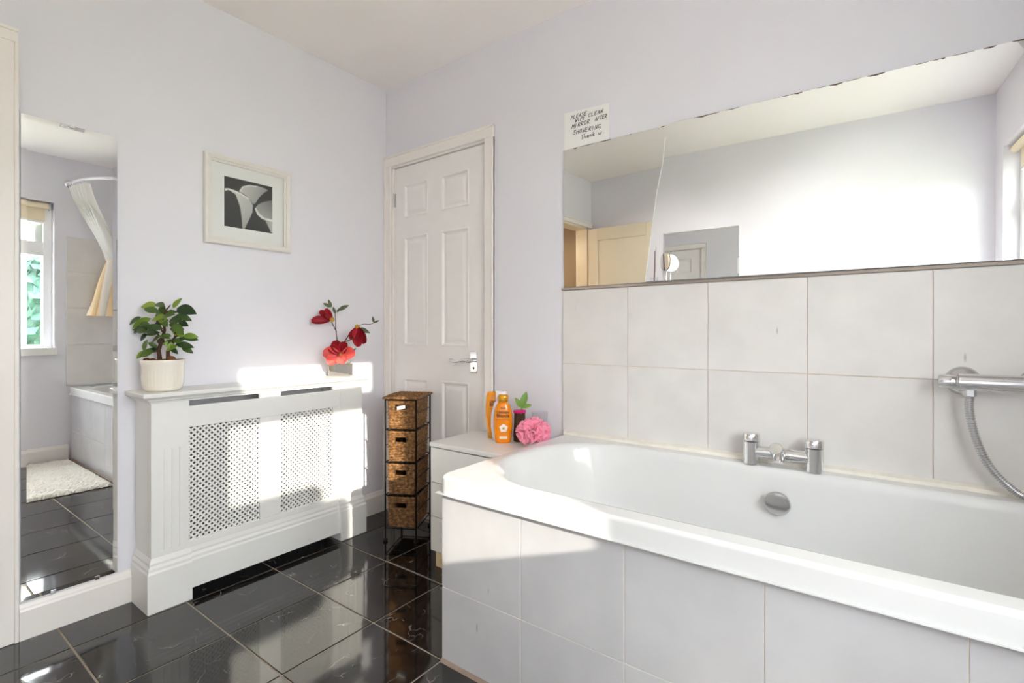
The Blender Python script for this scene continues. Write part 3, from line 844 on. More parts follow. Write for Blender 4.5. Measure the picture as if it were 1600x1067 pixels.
# pilasters with flutes
for y0, y1 in ((CY0, -1.088), (-0.418, CY1)):
    pil = MB().box(0.004, FX - 0.004, y0, y1, 0.0, 0.765).build('pilaster', M_satin, rc)
    yc = (y0 + y1) / 2
    # face boards leaving three flutes
    fl_ = [yc - 0.026, yc, yc + 0.026]
    zt, zb = 0.590, 0.215
    edges = [y0] + [v for f in fl_ for v in (f - 0.005, f + 0.005)] + [y1]
    mb = MB()
    for i in range(0, len(edges), 2): mb.box(FX - 0.004, FX, edges[i], edges[i + 1], zb, zt)
    mb.box(FX - 0.004, FX, y0, y1, 0.17, zb).box(FX - 0.004, FX, y0, y1, zt, 0.765)
    mb.build('fluted_face', M_satin, pil)
    # plinth with stepped moulding
    e = 0.016
    def prf(t): return [(0.004, y0 - t, FX + t, y1 + t)]
    mb = MB()
    steps = [(e, 0.0), (e, 0.143), (e - 0.004, 0.150), (e - 0.004, 0.160), (e - 0.009, 0.170), (e - 0.009, 0.178), (e - 0.016, 0.195)]
    ys0, ys1 = (y0, y1)
    rgs = []
    for t, z in steps:
        t = max(t, 0.0005)
        ya = ys0 - (t if ys0 == CY0 else 0.0); yb = ys1 + (t if ys1 == CY1 else 0.0)
        if ys0 != CY0: ya = ys0 - 0.006
        if ys1 != CY1: yb = ys1 + 0.006
        rgs.append([Vector((0.004, ya, z)), Vector((FX + t, ya, z)), Vector((FX + t, yb, z)), Vector((0.004, yb, z))])
    mb.rings(rgs, cap0=True, cap1=True).build('plinth', M_satin, rc)
# rails and stile of the front
FR = FX - 0.004
gy = [(-1.088, -0.812), (-0.719, -0.456)]
def fbox(nm, y0, y1, z0, z1, x0=FR - 0.016, x1=FR, bev=0.0015):
    return MB().box(x0, x1, y0, y1, z0, z1).build(nm, M_satin, rc, bevel=bev)
fbox('top_rail', -1.088, -0.418, 0.659, 0.742)
fbox('bottom_rail', -1.088, -0.418, 0.195, 0.218)
fbox('centre_stile', -0.812, -0.719, 0.218, 0.659)
fbox('centre_stile_top', -0.812, -0.719, 0.742, 0.766)
fbox('side_stile', -0.456, -0.418, 0.218, 0.659)
fbox('side_stile_top', -0.456, -0.418, 0.742, 0.766)
# skirting with moulding, open below
poly = [(FR - 0.016, 0.038), (FX + 0.004, 0.038), (FX + 0.004, 0.143), (FX + 0.001, 0.150), (FX + 0.001, 0.160), (FX - 0.003, 0.170), (FX - 0.003, 0.178), (FR - 0.002, 0.195), (FR - 0.016, 0.195)]
MB().prism(poly, 1, -1.082, -0.424).build('skirting_board', M_satin, rc)
# shelf with moulded edge
def shelfring(t, z): return [Vector((0.002, CY0 - t, z)), Vector((FX + t, CY0 - t, z)), Vector((FX + t, CY1 + t, z)), Vector((0.002, CY1 + t, z))]
MB().rings([shelfring(0.004, 0.764), shelfring(0.006, 0.770), shelfring(0.013, 0.774), shelfring(0.015, 0.779), shelfring(0.019, 0.780), shelfring(0.028, 0.787), shelfring(0.033, 0.789), shelfring(0.034, 0.8005), shelfring(0.031, 0.8035)], cap0=True, cap1=True).build('shelf', M_satin, rc)
# lattice grilles
def lattice(y0, y1, z0, z1):
    mb = MB(); pit = 0.0215; hw_ = 0.0036
    for sgn, xo in ((1, 0.0), (-1, 0.0026)):
        k0 = int(math.floor((z0 - (y1 if sgn > 0 else -y0)) / pit)) - 2
        k1 = int(math.ceil((z1 - (y0 if sgn > 0 else -y1)) / pit)) + 2
        for k in range(k0, k1 + 1):
            c = k * pit                           # line z = sgn*y + c
            pts = []
            for y in (y0, y1):
                z = sgn * y + c
                if z0 <= z <= z1: pts.append((y, z))
            for z in (z0, z1):
                y = (z - c) / sgn
                if y0 < y < y1: pts.append((y, z))
            if len(pts) < 2: continue
            pts.sort(); (ya, za), (yb, zb) = pts[0], pts[-1]
            L = math.hypot(yb - ya, zb - za)
            if L < 0.004: continue
            dy, dz = (yb - ya) / L, (zb - za) / L
            ny, nz = -dz * hw_, dy * hw_
            xa, xb = FR - 0.013 + xo, FR - 0.0095 + xo
            q = [(ya + ny, za + nz), (ya - ny, za - nz), (yb - ny, zb - nz), (yb + ny, zb + nz)]
            mb.add([(xa, *p) for p in q] + [(xb, *p) for p in q], [(0, 1, 2, 3), (7, 6, 5, 4), (0, 4, 5, 1), (1, 5, 6, 2), (2, 6, 7, 3), (3, 7, 4, 0)])
    return mb
for y0, y1 in gy:
    o = lattice(y0 - 0.003, y1 + 0.003, 0.215, 0.662).build('lattice_grille', M_satin, rc); o['kind'] = 'stuff'
# the radiator inside, grey enamel behind the lattice
rd = thing('radiator', 'grey panel radiator seen inside the lattice cover', 'radiator', (0.07, -0.75, 0.12))
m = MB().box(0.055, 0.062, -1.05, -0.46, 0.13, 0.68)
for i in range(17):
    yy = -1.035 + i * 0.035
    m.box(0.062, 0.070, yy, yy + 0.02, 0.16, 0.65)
m.build('convector_panel', mat('grey_radiator_enamel', '8d8a84', rough=0.5), rd, bevel=0.002)
MB().tube([(0.06, -0.445, 0.15), (0.06, -0.445, 0.0)], 0.008, 10).build('pipe', M_brush, rd, smooth=50)
for yy in (-0.9, -0.62): MB().box(0.0, 0.055, yy, yy + 0.02, 0.3, 0.5).build('wall_bracket', M_brush, rd)

# ------------------------------------------------------------------ framed picture
pc = thing('framed_picture', 'black and white calla lily photograph in a square white frame', 'picture', (0, -0.783, 1.41))
PY0, PY1, PZ0, PZ1 = -0.974, -0.593, 1.408, 1.794
def pring(ins, x): return [Vector((x, PY0 + ins, PZ0 + ins)), Vector((x, PY1 - ins, PZ0 + ins)), Vector((x, PY1 - ins, PZ1 - ins)), Vector((x, PY0 + ins, PZ1 - ins))]
prof = [(0.0, 0.001), (0.0, 0.022), (0.003, 0.026), (0.008, 0.027), (0.020, 0.020), (0.0215, 0.0165), (0.025, 0.0165), (0.026, 0.014), (0.030, 0.014), (0.0315, 0.009)]
corners = [(PY0, PZ0, 1, 1), (PY1, PZ0, -1, 1), (PY1, PZ1, -1, -1), (PY0, PZ1, 1, -1)]
for k in range(4):
    a_, b_ = corners[k], corners[(k + 1) % 4]
    va = [Vector((x, a_[0] + a_[2] * i, a_[1] + a_[3] * i)) for i, x in prof]
    vb = [Vector((x, b_[0] + b_[2] * i, b_[1] + b_[3] * i)) for i, x in prof]
    n = len(va)
    MB().add(va + vb, [(i, i + 1, n + i + 1, n + i) for i in range(n - 1)]).build('frame_side', M_frame, pc, smooth=25)
MB().rings([pring(0.0, 0.001), pring(0.0, 0.0012)], cap0=True).build('back_board', M_mount, pc)
PI = 0.0835   # print inset
MB().rings([pring(0.028, 0.0062), pring(PI, 0.0062), pring(PI, 0.0048)]).build('mount', M_mount, pc)
# the print: greyscale lilies drawn per vertex
def zpx(p):
    x, y = p
    u = (x - 262) / 378; yt = 320 + u * 80; yb = 703 + u * 52
    return (u, 1 - (y - yt) / (yb - yt))
lily = [  # polygon, dark value, light value, gradient direction
    ([(375, 440), (400, 402), (450, 390), (520, 398), (580, 415), (600, 430), (570, 445), (530, 480), (500, 525), (480, 530), (450, 490), (415, 460)], 0.22, 0.62, (-1, .4)),
    ([(375, 440), (400, 402), (450, 390), (520, 398), (520, 404), (450, 398), (408, 410), (385, 445)], 0.7, 0.8, (1, 0)),
    ([(270, 420), (300, 418), (350, 435), (400, 458), (450, 490), (480, 540), (478, 590), (455, 640), (430, 690), (415, 722), (400, 715), (396, 640), (385, 560), (365, 500), (350, 462), (310, 435), (285, 428), (275, 440)], 0.34, 0.70, (-.6, .6)),
    ([(270, 420), (300, 418), (350, 435), (400, 458), (450, 490), (445, 496), (395, 466), (345, 444), (300, 428), (275, 440)], 0.75, 0.82, (1, 0)),
    ([(495, 565), (520, 535), (560, 515), (640, 500), (640, 660), (600, 655), (560, 640), (520, 610)], 0.16, 0.42, (-.4, -1)),
    ([(495, 565), (505, 560), (530, 600), (570, 632), (640, 648), (640, 662), (600, 657), (550, 640), (515, 610)], 0.68, 0.8, (1, 0)),
    ([(580, 655), (640, 662), (640, 745), (625, 740), (605, 700)], 0.30, 0.5, (1, .5)),
]
lily = [([zpx(q) for q in poly], a_, b_, g) for poly, a_, b_, g in lily]
def inside(poly, u, v):
    r = False; j = len(poly) - 1
    for i in range(len(poly)):
        (xi, yi), (xj, yj) = poly[i], poly[j]
        if (yi > v) != (yj > v) and u < (xj - xi) * (v - yi) / (yj - yi) + xi: r = not r
        j = i
    return r
def lily_val(u, v):
    c = 0.022 + 0.02 * v
    for poly, a_, b_, g in lily:
        if inside(poly, u, v):
            us = [q[0] for q in poly]; vs2 = [q[1] for q in poly]
            t = ((u - min(us)) / (max(us) - min(us)) - .5) * g[0] + ((v - min(vs2)) / (max(vs2) - min(vs2)) - .5) * g[1]
            t = max(0, min(1, t / (abs(g[0]) + abs(g[1])) + .5))
            c = a_ + (b_ - a_) * t
    return c
NP = 90
vsx, fcx, cl = [], [], []
for i in range(NP + 1):
    for j in range(NP + 1):
        u, v = i / NP, j / NP
        vsx.append((0.0050, PY0 + PI - 0.003 + u * (PY1 - PY0 - 2 * PI + 0.006), PZ0 + PI - 0.003 + v * (PZ1 - PZ0 - 2 * PI + 0.006)))
        s = sum(lily_val(u + du, v + dv) for du in (-.003, .003) for dv in (-.003, .003)) / 4
        cl.append((s * 1.02, s, s * 0.95, 1))
for i in range(NP):
    for j in range(NP):
        a_ = i * (NP + 1) + j
        fcx.append((a_, a_ + NP + 1, a_ + NP + 2, a_ + 1))
pm = MB().add(vsx, fcx).build('print', attr_mat('lily_print', 0.45), pc)
ca = pm.data.color_attributes.new('print', 'FLOAT_COLOR', 'POINT')
for i, c in enumerate(cl): ca.data[i].color = c
MB().add(pring(0.0285, 0.0085), [(0, 1, 2, 3)]).build('glazing', M_picglass, pc)

# ------------------------------------------------------------------ leaves and plants
def leaf_mesh(name, material, L=1.0, wd=0.42, fold=0.12, droop=0.18, n=6):
    mb = MB(); pts = []
    for i in range(n + 1):
        t = i / n
        w = wd * 0.5 * (math.sin(math.pi * min(1, t ** 0.85)) ** 0.8) if 0 < t < 1 else 0.0
        z = -droop * t * t
        pts.append(((t * L, 0, z), (t * L, w, z + fold * w * 2), (t * L, -w, z + fold * w * 2)))
    vs_ = [q for p in pts for q in p]; fs_ = []
    for i in range(n):
        a_, b_ = i * 3, (i + 1) * 3
        fs_ += [(a_, b_, b_ + 1, a_ + 1), (a_, a_ + 2, b_ + 2, b_)]
    mb.add(vs_, fs_)
    me = bpy.data.meshes.new(name); me.from_pydata(mb.v, [], mb.f)
    me.polygons.foreach_set('use_smooth', [True] * len(me.polygons))
    me.materials.append(material)
    bmx = bmesh.new(); bmx.from_mesh(me); bmesh.ops.remove_doubles(bmx, verts=bmx.verts, dist=1e-6); bmx.to_mesh(me); bmx.free()
    return me
def place_leaf(me, parent, base, tip, normal, size=None, name='leaf', wscale=1.0):
    base, tip = Vector(base), Vector(tip)
    x = tip - base; L = size or x.length; x.normalize()
    z = Vector(normal); y = z.cross(x)
    if y.length < 1e-4: y = x.orthogonal()
    y.normalize(); z = x.cross(y)
    mw = basis(base, x * L, y * L * wscale, z * L)
    return link(name, me, parent, mw)

# potted ficus
PC = Vector((0.106, -1.155, 0.8035))
pp = thing('potted_plant', 'small bushy green ficus in a cream pot on the radiator cover', 'plant', tuple(PC))
prof = [(r_ * 0.86, z_) for r_, z_ in [(0.001, 0.0), (0.055, 0.0), (0.066, 0.004), (0.074, 0.014), (0.078, 0.030), (0.0795, 0.055), (0.0795, 0.096), (0.081, 0.100), (0.083, 0.108), (0.084, 0.116), (0.083, 0.119), (0.079, 0.119), (0.076, 0.108), (0.001, 0.104)]]
# faint vertical ribs round the pot body
mb = MB(); nn = 144
rgs = []
for r_, z_ in prof:
    rib = 0.0005 if 0.02 < z_ < 0.095 and r_ > 0.06 else 0.0
    wav = 0.0012 if abs(z_ - 0.108) < 0.001 and r_ > 0.068 else 0.0
    rgs.append([PC + Vector(((r_ + rib * math.cos(k * 2 * math.pi / 4) ) * math.cos(2 * math.pi * k / nn), (r_ + rib * math.cos(k * math.pi / 2)) * math.sin(2 * math.pi * k / nn), z_ + wav * math.sin(k * 2 * math.pi / 12))) for k in range(nn)])
mb.rings(rgs, cap0=True, cap1=True).build('pot', M_pot, pp, smooth=50)
# moss top
mb = MB(); rr = random.Random(3)
rgs = []
for i, r_ in enumerate((0.0655, 0.053, 0.040, 0.026, 0.012)):
    rgs.append([PC + Vector((r_ * math.cos(2 * math.pi * k / 28), r_ * math.sin(2 * math.pi * k / 28), 0.114 + rr.uniform(-0.002, 0.006))) for k in range(28)])
mb.rings(rgs, cap0=True, cap1=True).build('moss', M_soil, pp, smooth=60)
for (dx, dz, rad) in ((0.045, 0.122, 0.016), (-0.048, 0.118, 0.012), (-0.025, 0.117, 0.011)):
    mb = MB(); c = PC + CR * dx + UP * dz + CT * 0.02
    mb.lathe([(0.001, -rad * .6)] + [(rad * math.sin(a_), -rad * math.cos(a_) * .75) for a_ in (0.5, 1.0, 1.57, 2.1, 2.6)] + [(0.001, rad * .75)], 12, Matrix.Translation(c))
    mb.build('moss_clump', M_soil, pp, smooth=60)
SC = 0.00247 / 6.672
def pz(x, y, dep=0.0):
    """leaf sketch units: 834 wide, pot base centre at (455, 1005)"""
    return PC + CR * (x - 455) * SC + UP * (1005 - y) * SC + CT * dep
for pts in ([(425, 700), (430, 590), (440, 480), (455, 380), (470, 280), (490, 190), (520, 120)], [(510, 690), (525, 600), (550, 520), (565, 440), (590, 330)], [(445, 470), (400, 400), (330, 380)], [(450, 400), (420, 300), (380, 230)], [(560, 470), (620, 440)], [(490, 200), (560, 175)]):
    MB().tube([pz(x, y, 0.01 * math.sin(i * 1.7)) for i, (x, y) in enumerate(pts)], [0.0085 * (1 - 0.75 * i / (len(pts) - 1)) if len(pts) > 4 else 0.0028 for i in range(len(pts))], 8).build('stem', M_bark, pp, smooth=60)
LM1, LM2 = leaf_mesh('leaf', M_leaf, wd=0.50), leaf_mesh('leaf', M_leaf2, wd=0.52)
leaves = [(240,128,360,125,1),(375,95,470,130,0),(570,45,525,130,1),(745,185,580,155,0),(280,195,410,180,0),(690,270,600,230,0),(135,310,215,260,0),(165,335,265,275,1),
 (60,395,160,365,0),(180,360,285,375,0),(60,480,150,440,0),(180,430,280,390,1),(270,330,420,290,0),(280,240,410,235,0),(420,230,495,300,1),(510,270,650,280,0),(750,405,660,340,0),
 (720,325,630,305,0),(760,445,665,440,1),(735,475,640,455,0),(545,380,640,430,1),(585,345,640,390,0),(265,510,375,460,0),(370,585,365,500,0),(225,590,330,595,0),(255,660,320,610,1),
 (530,480,430,520,1),(590,490,650,470,0),(735,545,625,530,0),(710,610,630,570,0),(530,580,615,550,1),(310,640,400,600,0),(440,430,510,460,0),(330,420,410,410,0),(380,330,470,360,0),
 (330,150,440,190,0),(620,190,560,200,0),(560,330,500,300,0),(430,380,350,400,0),(600,560,540,520,1),(500,420,560,440,0),(300,280,390,300,0),(640,210,540,250,0),(420,560,360,520,0),(240,380,330,390,0),(660,500,590,480,0),(350,230,450,260,0),(480,150,420,110,0),(560,240,640,200,0),(620,400,560,360,0),(300,470,390,500,0),(560,620,510,570,0),(390,270,480,240,1),(470,210,400,160,0),(680,360,590,330,0),(340,340,260,310,0),(520,520,600,500,0)]
rr = random.Random(11)
for i, (tx, ty, bx, by, li) in enumerate(leaves):
    d0 = rr.uniform(-0.035, 0.045); d1_ = d0 + rr.uniform(-0.018, 0.025)
    b_ = pz(bx, by, d0); t_ = pz(tx, ty, d1_)
    x = t_ - b_; b_ = b_ - x * 0.30; t_ = t_ + x * 0.12
    if min(b_.x, t_.x) < 0.012:
        sh = 0.014 - min(b_.x, t_.x); b_.x += sh; t_.x += sh
    nrm_ = (CT * rr.uniform(0.6, 1.2) + UP * rr.uniform(0.3, 0.9) + CR * rr.uniform(-0.4, 0.4))
    place_leaf(LM2 if li else LM1, pp, b_, t_, nrm_)

# flower arrangement in a mirrored block vase
VC = Vector((0.100, -0.372, 0.8035))
fa = thing('flower_arrangement', 'crimson silk magnolia spray in a mirrored block vase on the radiator cover', 'flowers', tuple(VC))
vx, vy, vz = 0.054, 0.024, 0.062
vm = basis(VC, CR, -CT, UP)
M_vase = mat('mirrored_vase', (0.62, 0.60, 0.55), rough=0.04, metal=1.0, bump=0.35, bscale=14)
MB().box(-vx, vx, -vy, vy, 0.0, vz, vm).build('vase', M_vase, fa, bevel=0.0015)
SF = 0.0033
def fp(px, py, dep=0.0): return VC + CR * (px - 532) * SF + UP * (586 - py) * SF + CT * dep
def stem(pts, r0, r1, nm='stem'):
    sp_ = spline([fp(*q) for q in pts], 5); n = len(sp_)
    MB().tube(sp_, [r0 + (r1 - r0) * i / (n - 1) for i in range(n)], 7).build(nm, M_bark, fa, smooth=60)
stem([(530, 572, 0), (529, 550, 0), (528, 533, .01), (526, 515, .01), (524, 495, 0), (523, 482, 0)], 0.003, 0.0016)
stem([(527, 518, .01), (523, 509, .015), (520, 502, .02)], 0.0022, 0.0018, 'twig')
stem([(533, 572, 0), (536, 540, 0), (543, 527, .01), (551, 516, .01), (558, 511, .01)], 0.003, 0.002)
stem([(539, 533, 0), (547, 531, .01), (551, 529, .015)], 0.002, 0.0015, 'twig')
stem([(558, 511, .01), (566, 506, 0), (577, 506, 0), (584, 504, 0), (587, 501, 0)], 0.0016, 0.0009, 'twig')
LM3 = leaf_mesh('leaf', M_leaf3, wd=0.38)
for bx, by, tx, ty in ((518, 480, 506, 473), (519, 480, 514, 468), (525, 490, 521, 479), (527, 488, 533, 480), (529, 485, 545, 476), (561, 512, 578, 519), (584, 504, 582, 494), (584, 504, 592, 500), (548, 552, 556, 543), (538, 572, 548, 564)):
    place_leaf(LM3, fa, fp(bx, by, .005), fp(tx, ty, .012), CT + UP * .3)
def petal_mesh(material, wd, cup):
    mb = MB(); n, mcol = 7, 6; vs_ = []
    for i in range(n + 1):
        t = i / n; w = wd * (math.sin(math.pi * (0.08 + 0.86 * t)) ** 0.7) * (0.55 + 0.45 * t)
        for j in range(mcol + 1):
            s = j / mcol * 2 - 1
            vs_.append((t, s * w * 0.5, cup * (t ** 2) * 0.6 + cup * s * s * w * 0.9 + 0.02 * math.sin(7 * t + 3 * s)))
    fs_ = [(i * (mcol + 1) + j, (i + 1) * (mcol + 1) + j, (i + 1) * (mcol + 1) + j + 1, i * (mcol + 1) + j + 1) for i in range(n) for j in range(mcol)]
    me = bpy.data.meshes.new('petal'); me.from_pydata(vs_, [], fs_)
    me.polygons.foreach_set('use_smooth', [True] * len(me.polygons)); me.materials.append(material)
    return me
PM1, PM2 = petal_mesh(M_petal, 0.95, 0.5), petal_mesh(M_petal_lit, 1.0, 0.35)
PM3 = petal_mesh(M_petal, 0.62, 0.45)
def flower(cx, cy, dep, petals, calyx=True, cr=5):
    c = fp(cx, cy, dep)
    root = MB().lathe([(0.001, -cr * SF)] + [(cr * SF * math.sin(a_), -cr * SF * math.cos(a_)) for a_ in (0.6, 1.2, 1.8, 2.4)] + [(0.001, cr * SF)], 10, Matrix.Translation(c)).build('flower_head', M_calyx, fa, smooth=60)
    for tx, ty, dd, me in petals:
        t_ = fp(tx, ty, dep + dd); nrm_ = (CT * 1.0 + UP * 0.3 - (t_ - c).normalized() * .4)
        place_leaf(me, root, c, t_, nrm_, name='petal')
    return root
flower(521, 499, .02, [(504, 487, .01, PM3), (515, 481, .02, PM3), (494, 505, .02, PM3), (512, 492, .035, PM3)], cr=4.2)
fh = flower(535, 553, .025, [(529, 531, .0, PM1), (546, 535, -.005, PM1), (511, 552, .03, PM2), (521, 569, .04, PM2), (548, 568, .045, PM2), (562, 553, .02, PM2), (520, 540, .0, PM1)], cr=3)
flower(559, 510, .01, [(554, 532, .03, PM3), (566, 542, .02, PM3), (572, 536, .0, PM3), (561, 530, .035, PM3)], cr=4)

# ------------------------------------------------------------------ wicker storage tower
ST0 = Vector((0.353, -0.293, 0.0))
ang = math.atan2(-0.219 + 0.293, 0.491 - 0.353)
SX = Vector((math.cos(ang), math.sin(ang), 0)); SY = Vector((-math.sin(ang), math.cos(ang), 0))
SW, SD, SH = 0.157, 0.222, 0.700
sm = basis(ST0, SX, SY, UP)
st = thing('storage_tower', 'black wire tower with wicker lid holding four baskets', 'storage rack', tuple(ST0 + SX * SW / 2 + SY * SD / 2))
for x in (0, SW):
    for y in (0, SD):
        MB().tube([sm @ Vector((x, y, 0.012)), sm @ Vector((x, y, SH - 0.002))], 0.0042, 10).build('post', M_black, st, smooth=50)
        MB().lathe([(0.010, 0.0), (0.0115, 0.003), (0.0115, 0.010), (0.007, 0.013)], 14, sm @ Matrix.Translation((x, y, 0.0))).build('foot', M_rubber, st, smooth=40)
levels = [0.065, 0.226, 0.387, 0.547]
for z in levels:
    for p, q in (((0, 0), (SW, 0)), ((SW, 0), (SW, SD)), ((SW, SD), (0, SD)), ((0, SD), (0, 0))):
        MB().tube([sm @ Vector((*p, z)), sm @ Vector((*q, z))], 0.003, 8).build('rail', M_black, st, smooth=50)
    for x in (0, SW):     # raised side wires that the baskets slide between
        MB().tube([sm @ Vector((x, 0, z + 0.083)), sm @ Vector((x, SD, z + 0.083))], 0.0022, 8).build('side_wire', M_black, st, smooth=50)
for p, q in (((0, 0), (SW, 0)), ((SW, 0), (SW, SD)), ((SW, SD), (0, SD)), ((0, SD), (0, 0))):
    MB().tube([sm @ Vector((*p, SH - 0.006)), sm @ Vector((*q, SH - 0.006))], 0.003, 8).build('rail', M_black, st, smooth=50)
# woven lid: wavy strands over a thin core
mb = MB(); e = 0.008
nst = 30
for i in range(nst):
    y = -e + (SD + 2 * e) * (i + .5) / nst
    pts = [sm @ Vector((x, y, SH + 0.006 + 0.0016 * math.cos(x / 0.009 * math.pi + (i % 2) * math.pi) + (0.004 * math.sin(y / SD * math.pi)))) for x in [(-e + (SW + 2 * e) * k / 44) for k in range(45)]]
    mb.tube(pts, 0.0039, 5)
lid = mb.build('woven_lid', M_wicker, st, smooth=70); lid['kind'] = 'stuff'
MB().box(-e, SW + e, -e, SD + e, SH - 0.002, SH + 0.005, sm).build('lid_core', M_wick_d, st)
loop = [(-e, -e), (SW + e, -e), (SW + e, SD + e), (-e, SD + e)]
pts = []
for k in range(4):
    a_, b_ = Vector((*loop[k], 0)), Vector((*loop[(k + 1) % 4], 0))
    for i in range(16): pts.append(sm @ (a_.lerp(b_, i / 16) + UP * (SH + 0.003 + 0.0012 * (i % 2))))
MB().tube(pts, 0.0058, 6, closed=True).build('lid_border', M_wicker, st, smooth=70)

# one basket, local coordinates, then copies
BW, BD, BH = 0.142, 0.204, 0.143
def basket_meshes():
    rows_ = 18; pit = BH / rows_
    body = MB()
    def path(o, tap):
        p = [(o.x, o.y) for o in rrect(-BW / 2 + tap, BW / 2 - tap, -BD / 2 + tap, BD / 2 - tap, 0, 0.012, nc=6, ns=2)]
        # resample evenly
        pl = p + [p[0]]; acc = [0]
        for a_, b_ in zip(pl[:-1], pl[1:]): acc.append(acc[-1] + math.hypot(b_[0] - a_[0], b_[1] - a_[1]))
        N = 156; out = []; j = 0
        for k in range(N):
            s = acc[-1] * k / N
            while acc[j + 1] < s: j += 1
            f = (s - acc[j]) / max(1e-9, acc[j + 1] - acc[j])
            x = pl[j][0] + f * (pl[j + 1][0] - pl[j][0]); y = pl[j][1] + f * (pl[j + 1][1] - pl[j][1])
            dx, dy = pl[j + 1][0] - pl[j][0], pl[j + 1][1] - pl[j][1]; l = math.hypot(dx, dy) or 1
            out.append((x, y, dy / l, -dx / l))
        return out
    for r_ in range(rows_):
        z = pit * (r_ + 0.5); tap = 0.005 * (1 - z / BH)
        P_ = path(Vector((0, 0)), tap)
        pts = []
        for k, (x, y, nx, ny) in enumerate(P_):
            w = 0.0017 * math.sin(k * 2 * math.pi / 6 + (r_ % 2) * math.pi)
            pts.append((x + nx * w, y + ny * w, z))
        if 0.092 < z < 0.122:
            keep = [k for k, q in enumerate(pts) if not (abs(q[0]) < 0.026 and q[1] < -BD / 2 + 0.03)]
            cut = max(range(len(keep)), key=lambda i: (keep[i] - keep[i - 1]) % len(pts))
            order = keep[cut:] + keep[:cut]
            body.tube([pts[k] for k in order], 0.0043, 5)
        else:
            body.tube(pts, 0.0043, 5, closed=True)
    b_me = body.mesh('woven_body', M_wicker, smooth=70)
    rim = MB()
    P_ = path(Vector((0, 0)), 0.0)
    rim.tube([(x + nx * .001, y + ny * .001, BH + 0.002 + 0.0012 * math.sin(k * 1.05)) for k, (x, y, nx, ny) in enumerate(P_)], 0.0055, 6, closed=True)
    r_me = rim.mesh('rim', M_wicker, smooth=70)
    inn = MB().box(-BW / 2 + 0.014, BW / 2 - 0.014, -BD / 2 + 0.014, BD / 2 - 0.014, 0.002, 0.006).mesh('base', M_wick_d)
    # dark panel at the back, painting the shade inside the hand hole
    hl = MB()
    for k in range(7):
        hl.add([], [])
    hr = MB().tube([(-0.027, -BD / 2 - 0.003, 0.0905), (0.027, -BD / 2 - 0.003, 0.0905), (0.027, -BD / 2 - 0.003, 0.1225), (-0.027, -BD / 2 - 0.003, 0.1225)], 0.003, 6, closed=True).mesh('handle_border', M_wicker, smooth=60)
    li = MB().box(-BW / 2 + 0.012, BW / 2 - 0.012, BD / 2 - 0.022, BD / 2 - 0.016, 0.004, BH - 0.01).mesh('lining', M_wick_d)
    return b_me, r_me, inn, hr, li
bms = basket_meshes()
names = ['topmost wicker basket of the tower, with a white tag in its handle hole', 'second wicker basket from the top of the tower', 'third wicker basket from the top of the tower', 'lowest wicker basket of the tower, just above the floor']
for k, z in enumerate(reversed(levels)):
    loc = sm @ Vector((SW / 2, SD / 2 - 0.002, z + 0.0035))
    b = thing('wicker_basket', names[k], 'basket', tuple(loc), group='wicker baskets in the tower')
    mw = basis(loc, SX, SY, UP)
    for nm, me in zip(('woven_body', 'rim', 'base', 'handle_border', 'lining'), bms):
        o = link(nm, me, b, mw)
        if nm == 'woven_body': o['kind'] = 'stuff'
    if k == 0:
        tg = MB().box(-0.020, 0.022, -0.0008, 0.0008, -0.008, 0.008).mesh('paper_tag', M_paper)
        link('paper_tag', tg, b, mw @ Matrix.Translation((0.002, -BD / 2 - 0.008, 0.107)) @ Matrix.Rotation(R(-12), 4, 'Y') @ Matrix.Rotation(R(-15), 4, 'X'))

# ------------------------------------------------------------------ white drawer unit between tower and bath
du = thing('drawer_unit', 'low white three-drawer unit squeezed between door and bath', 'cabinet', (0.96, -0.18, 0))
UX0, UX1, UYF, UYB, UZ = 0.722, 1.198, -0.345, -0.024, 0.545
MB().box(UX0 + 0.004, UX1, UYF + 0.022, UYB, 0.071, 0.524).build('carcass', M_melam, du, bevel=0.001)
MB().box(UX0 - 0.004, UX1, UYF - 0.004, UYB, 0.526, UZ).build('top', M_melam, du, bevel=0.003)
for z0, z1 in ((0.071, 0.219), (0.223, 0.368), (0.372, 0.521)):
    MB().box(UX0, UX1, UYF, UYF + 0.019, z0, z1).build('drawer_front', M_melam, du, bevel=0.0015)
for x in (UX0 + 0.02, UX1 - 0.055):
    for y in (UYF + 0.012, UYB - 0.05):
        MB().box(x, x + 0.038, y, y + 0.036, 0.0, 0.071).build('leg', M_wood, du, bevel=0.001)

# ------------------------------------------------------------------ toiletries on the drawer unit
TOPZ = UZ
def superring(c, hw_, hd_, z, n=40, p=2.6, tilt=0.0, shift=0.0, rt=CR, fr=CT):
    out = []
    for k in range(n):
        a_ = 2 * math.pi * k / n
        ca_, sa_ = math.cos(a_), math.sin(a_)
        x = hw_ * math.copysign(abs(ca_) ** (2 / p), ca_); y = hd_ * math.copysign(abs(sa_) ** (2 / p), sa_)
        out.append(c + rt * (x + shift) + fr * y + UP * z)
    return out
def half_depth(prof, z):
    for (z0, w0, d0), (z1, w1, d1_) in zip(prof[:-1], prof[1:]):
        if z0 <= z <= z1:
            f = (z - z0) / max(1e-6, z1 - z0); return w0 + f * (w1 - w0), d0 + f * (d1_ - d0)
    return prof[-1][1], prof[-1][2]
def decal(name, parent, c, prof, text, size, x0, z0, mtl, rt, fr, bold=0.0, p=2.6):
    vs_, fs_ = font_mesh(text, size, 0.0, bold)
    out = []
    for v in vs_:
        x, z = x0 + v.x, z0 + v.y
        w_, d_ = half_depth(prof, z)
        y = d_ * (max(0, 1 - (abs(x) / w_) ** p)) ** (1 / p) + 0.0006
        out.append(c + rt * x + fr * y + UP * z)
    return MB().add(out, fs_).build(name, mtl, parent)
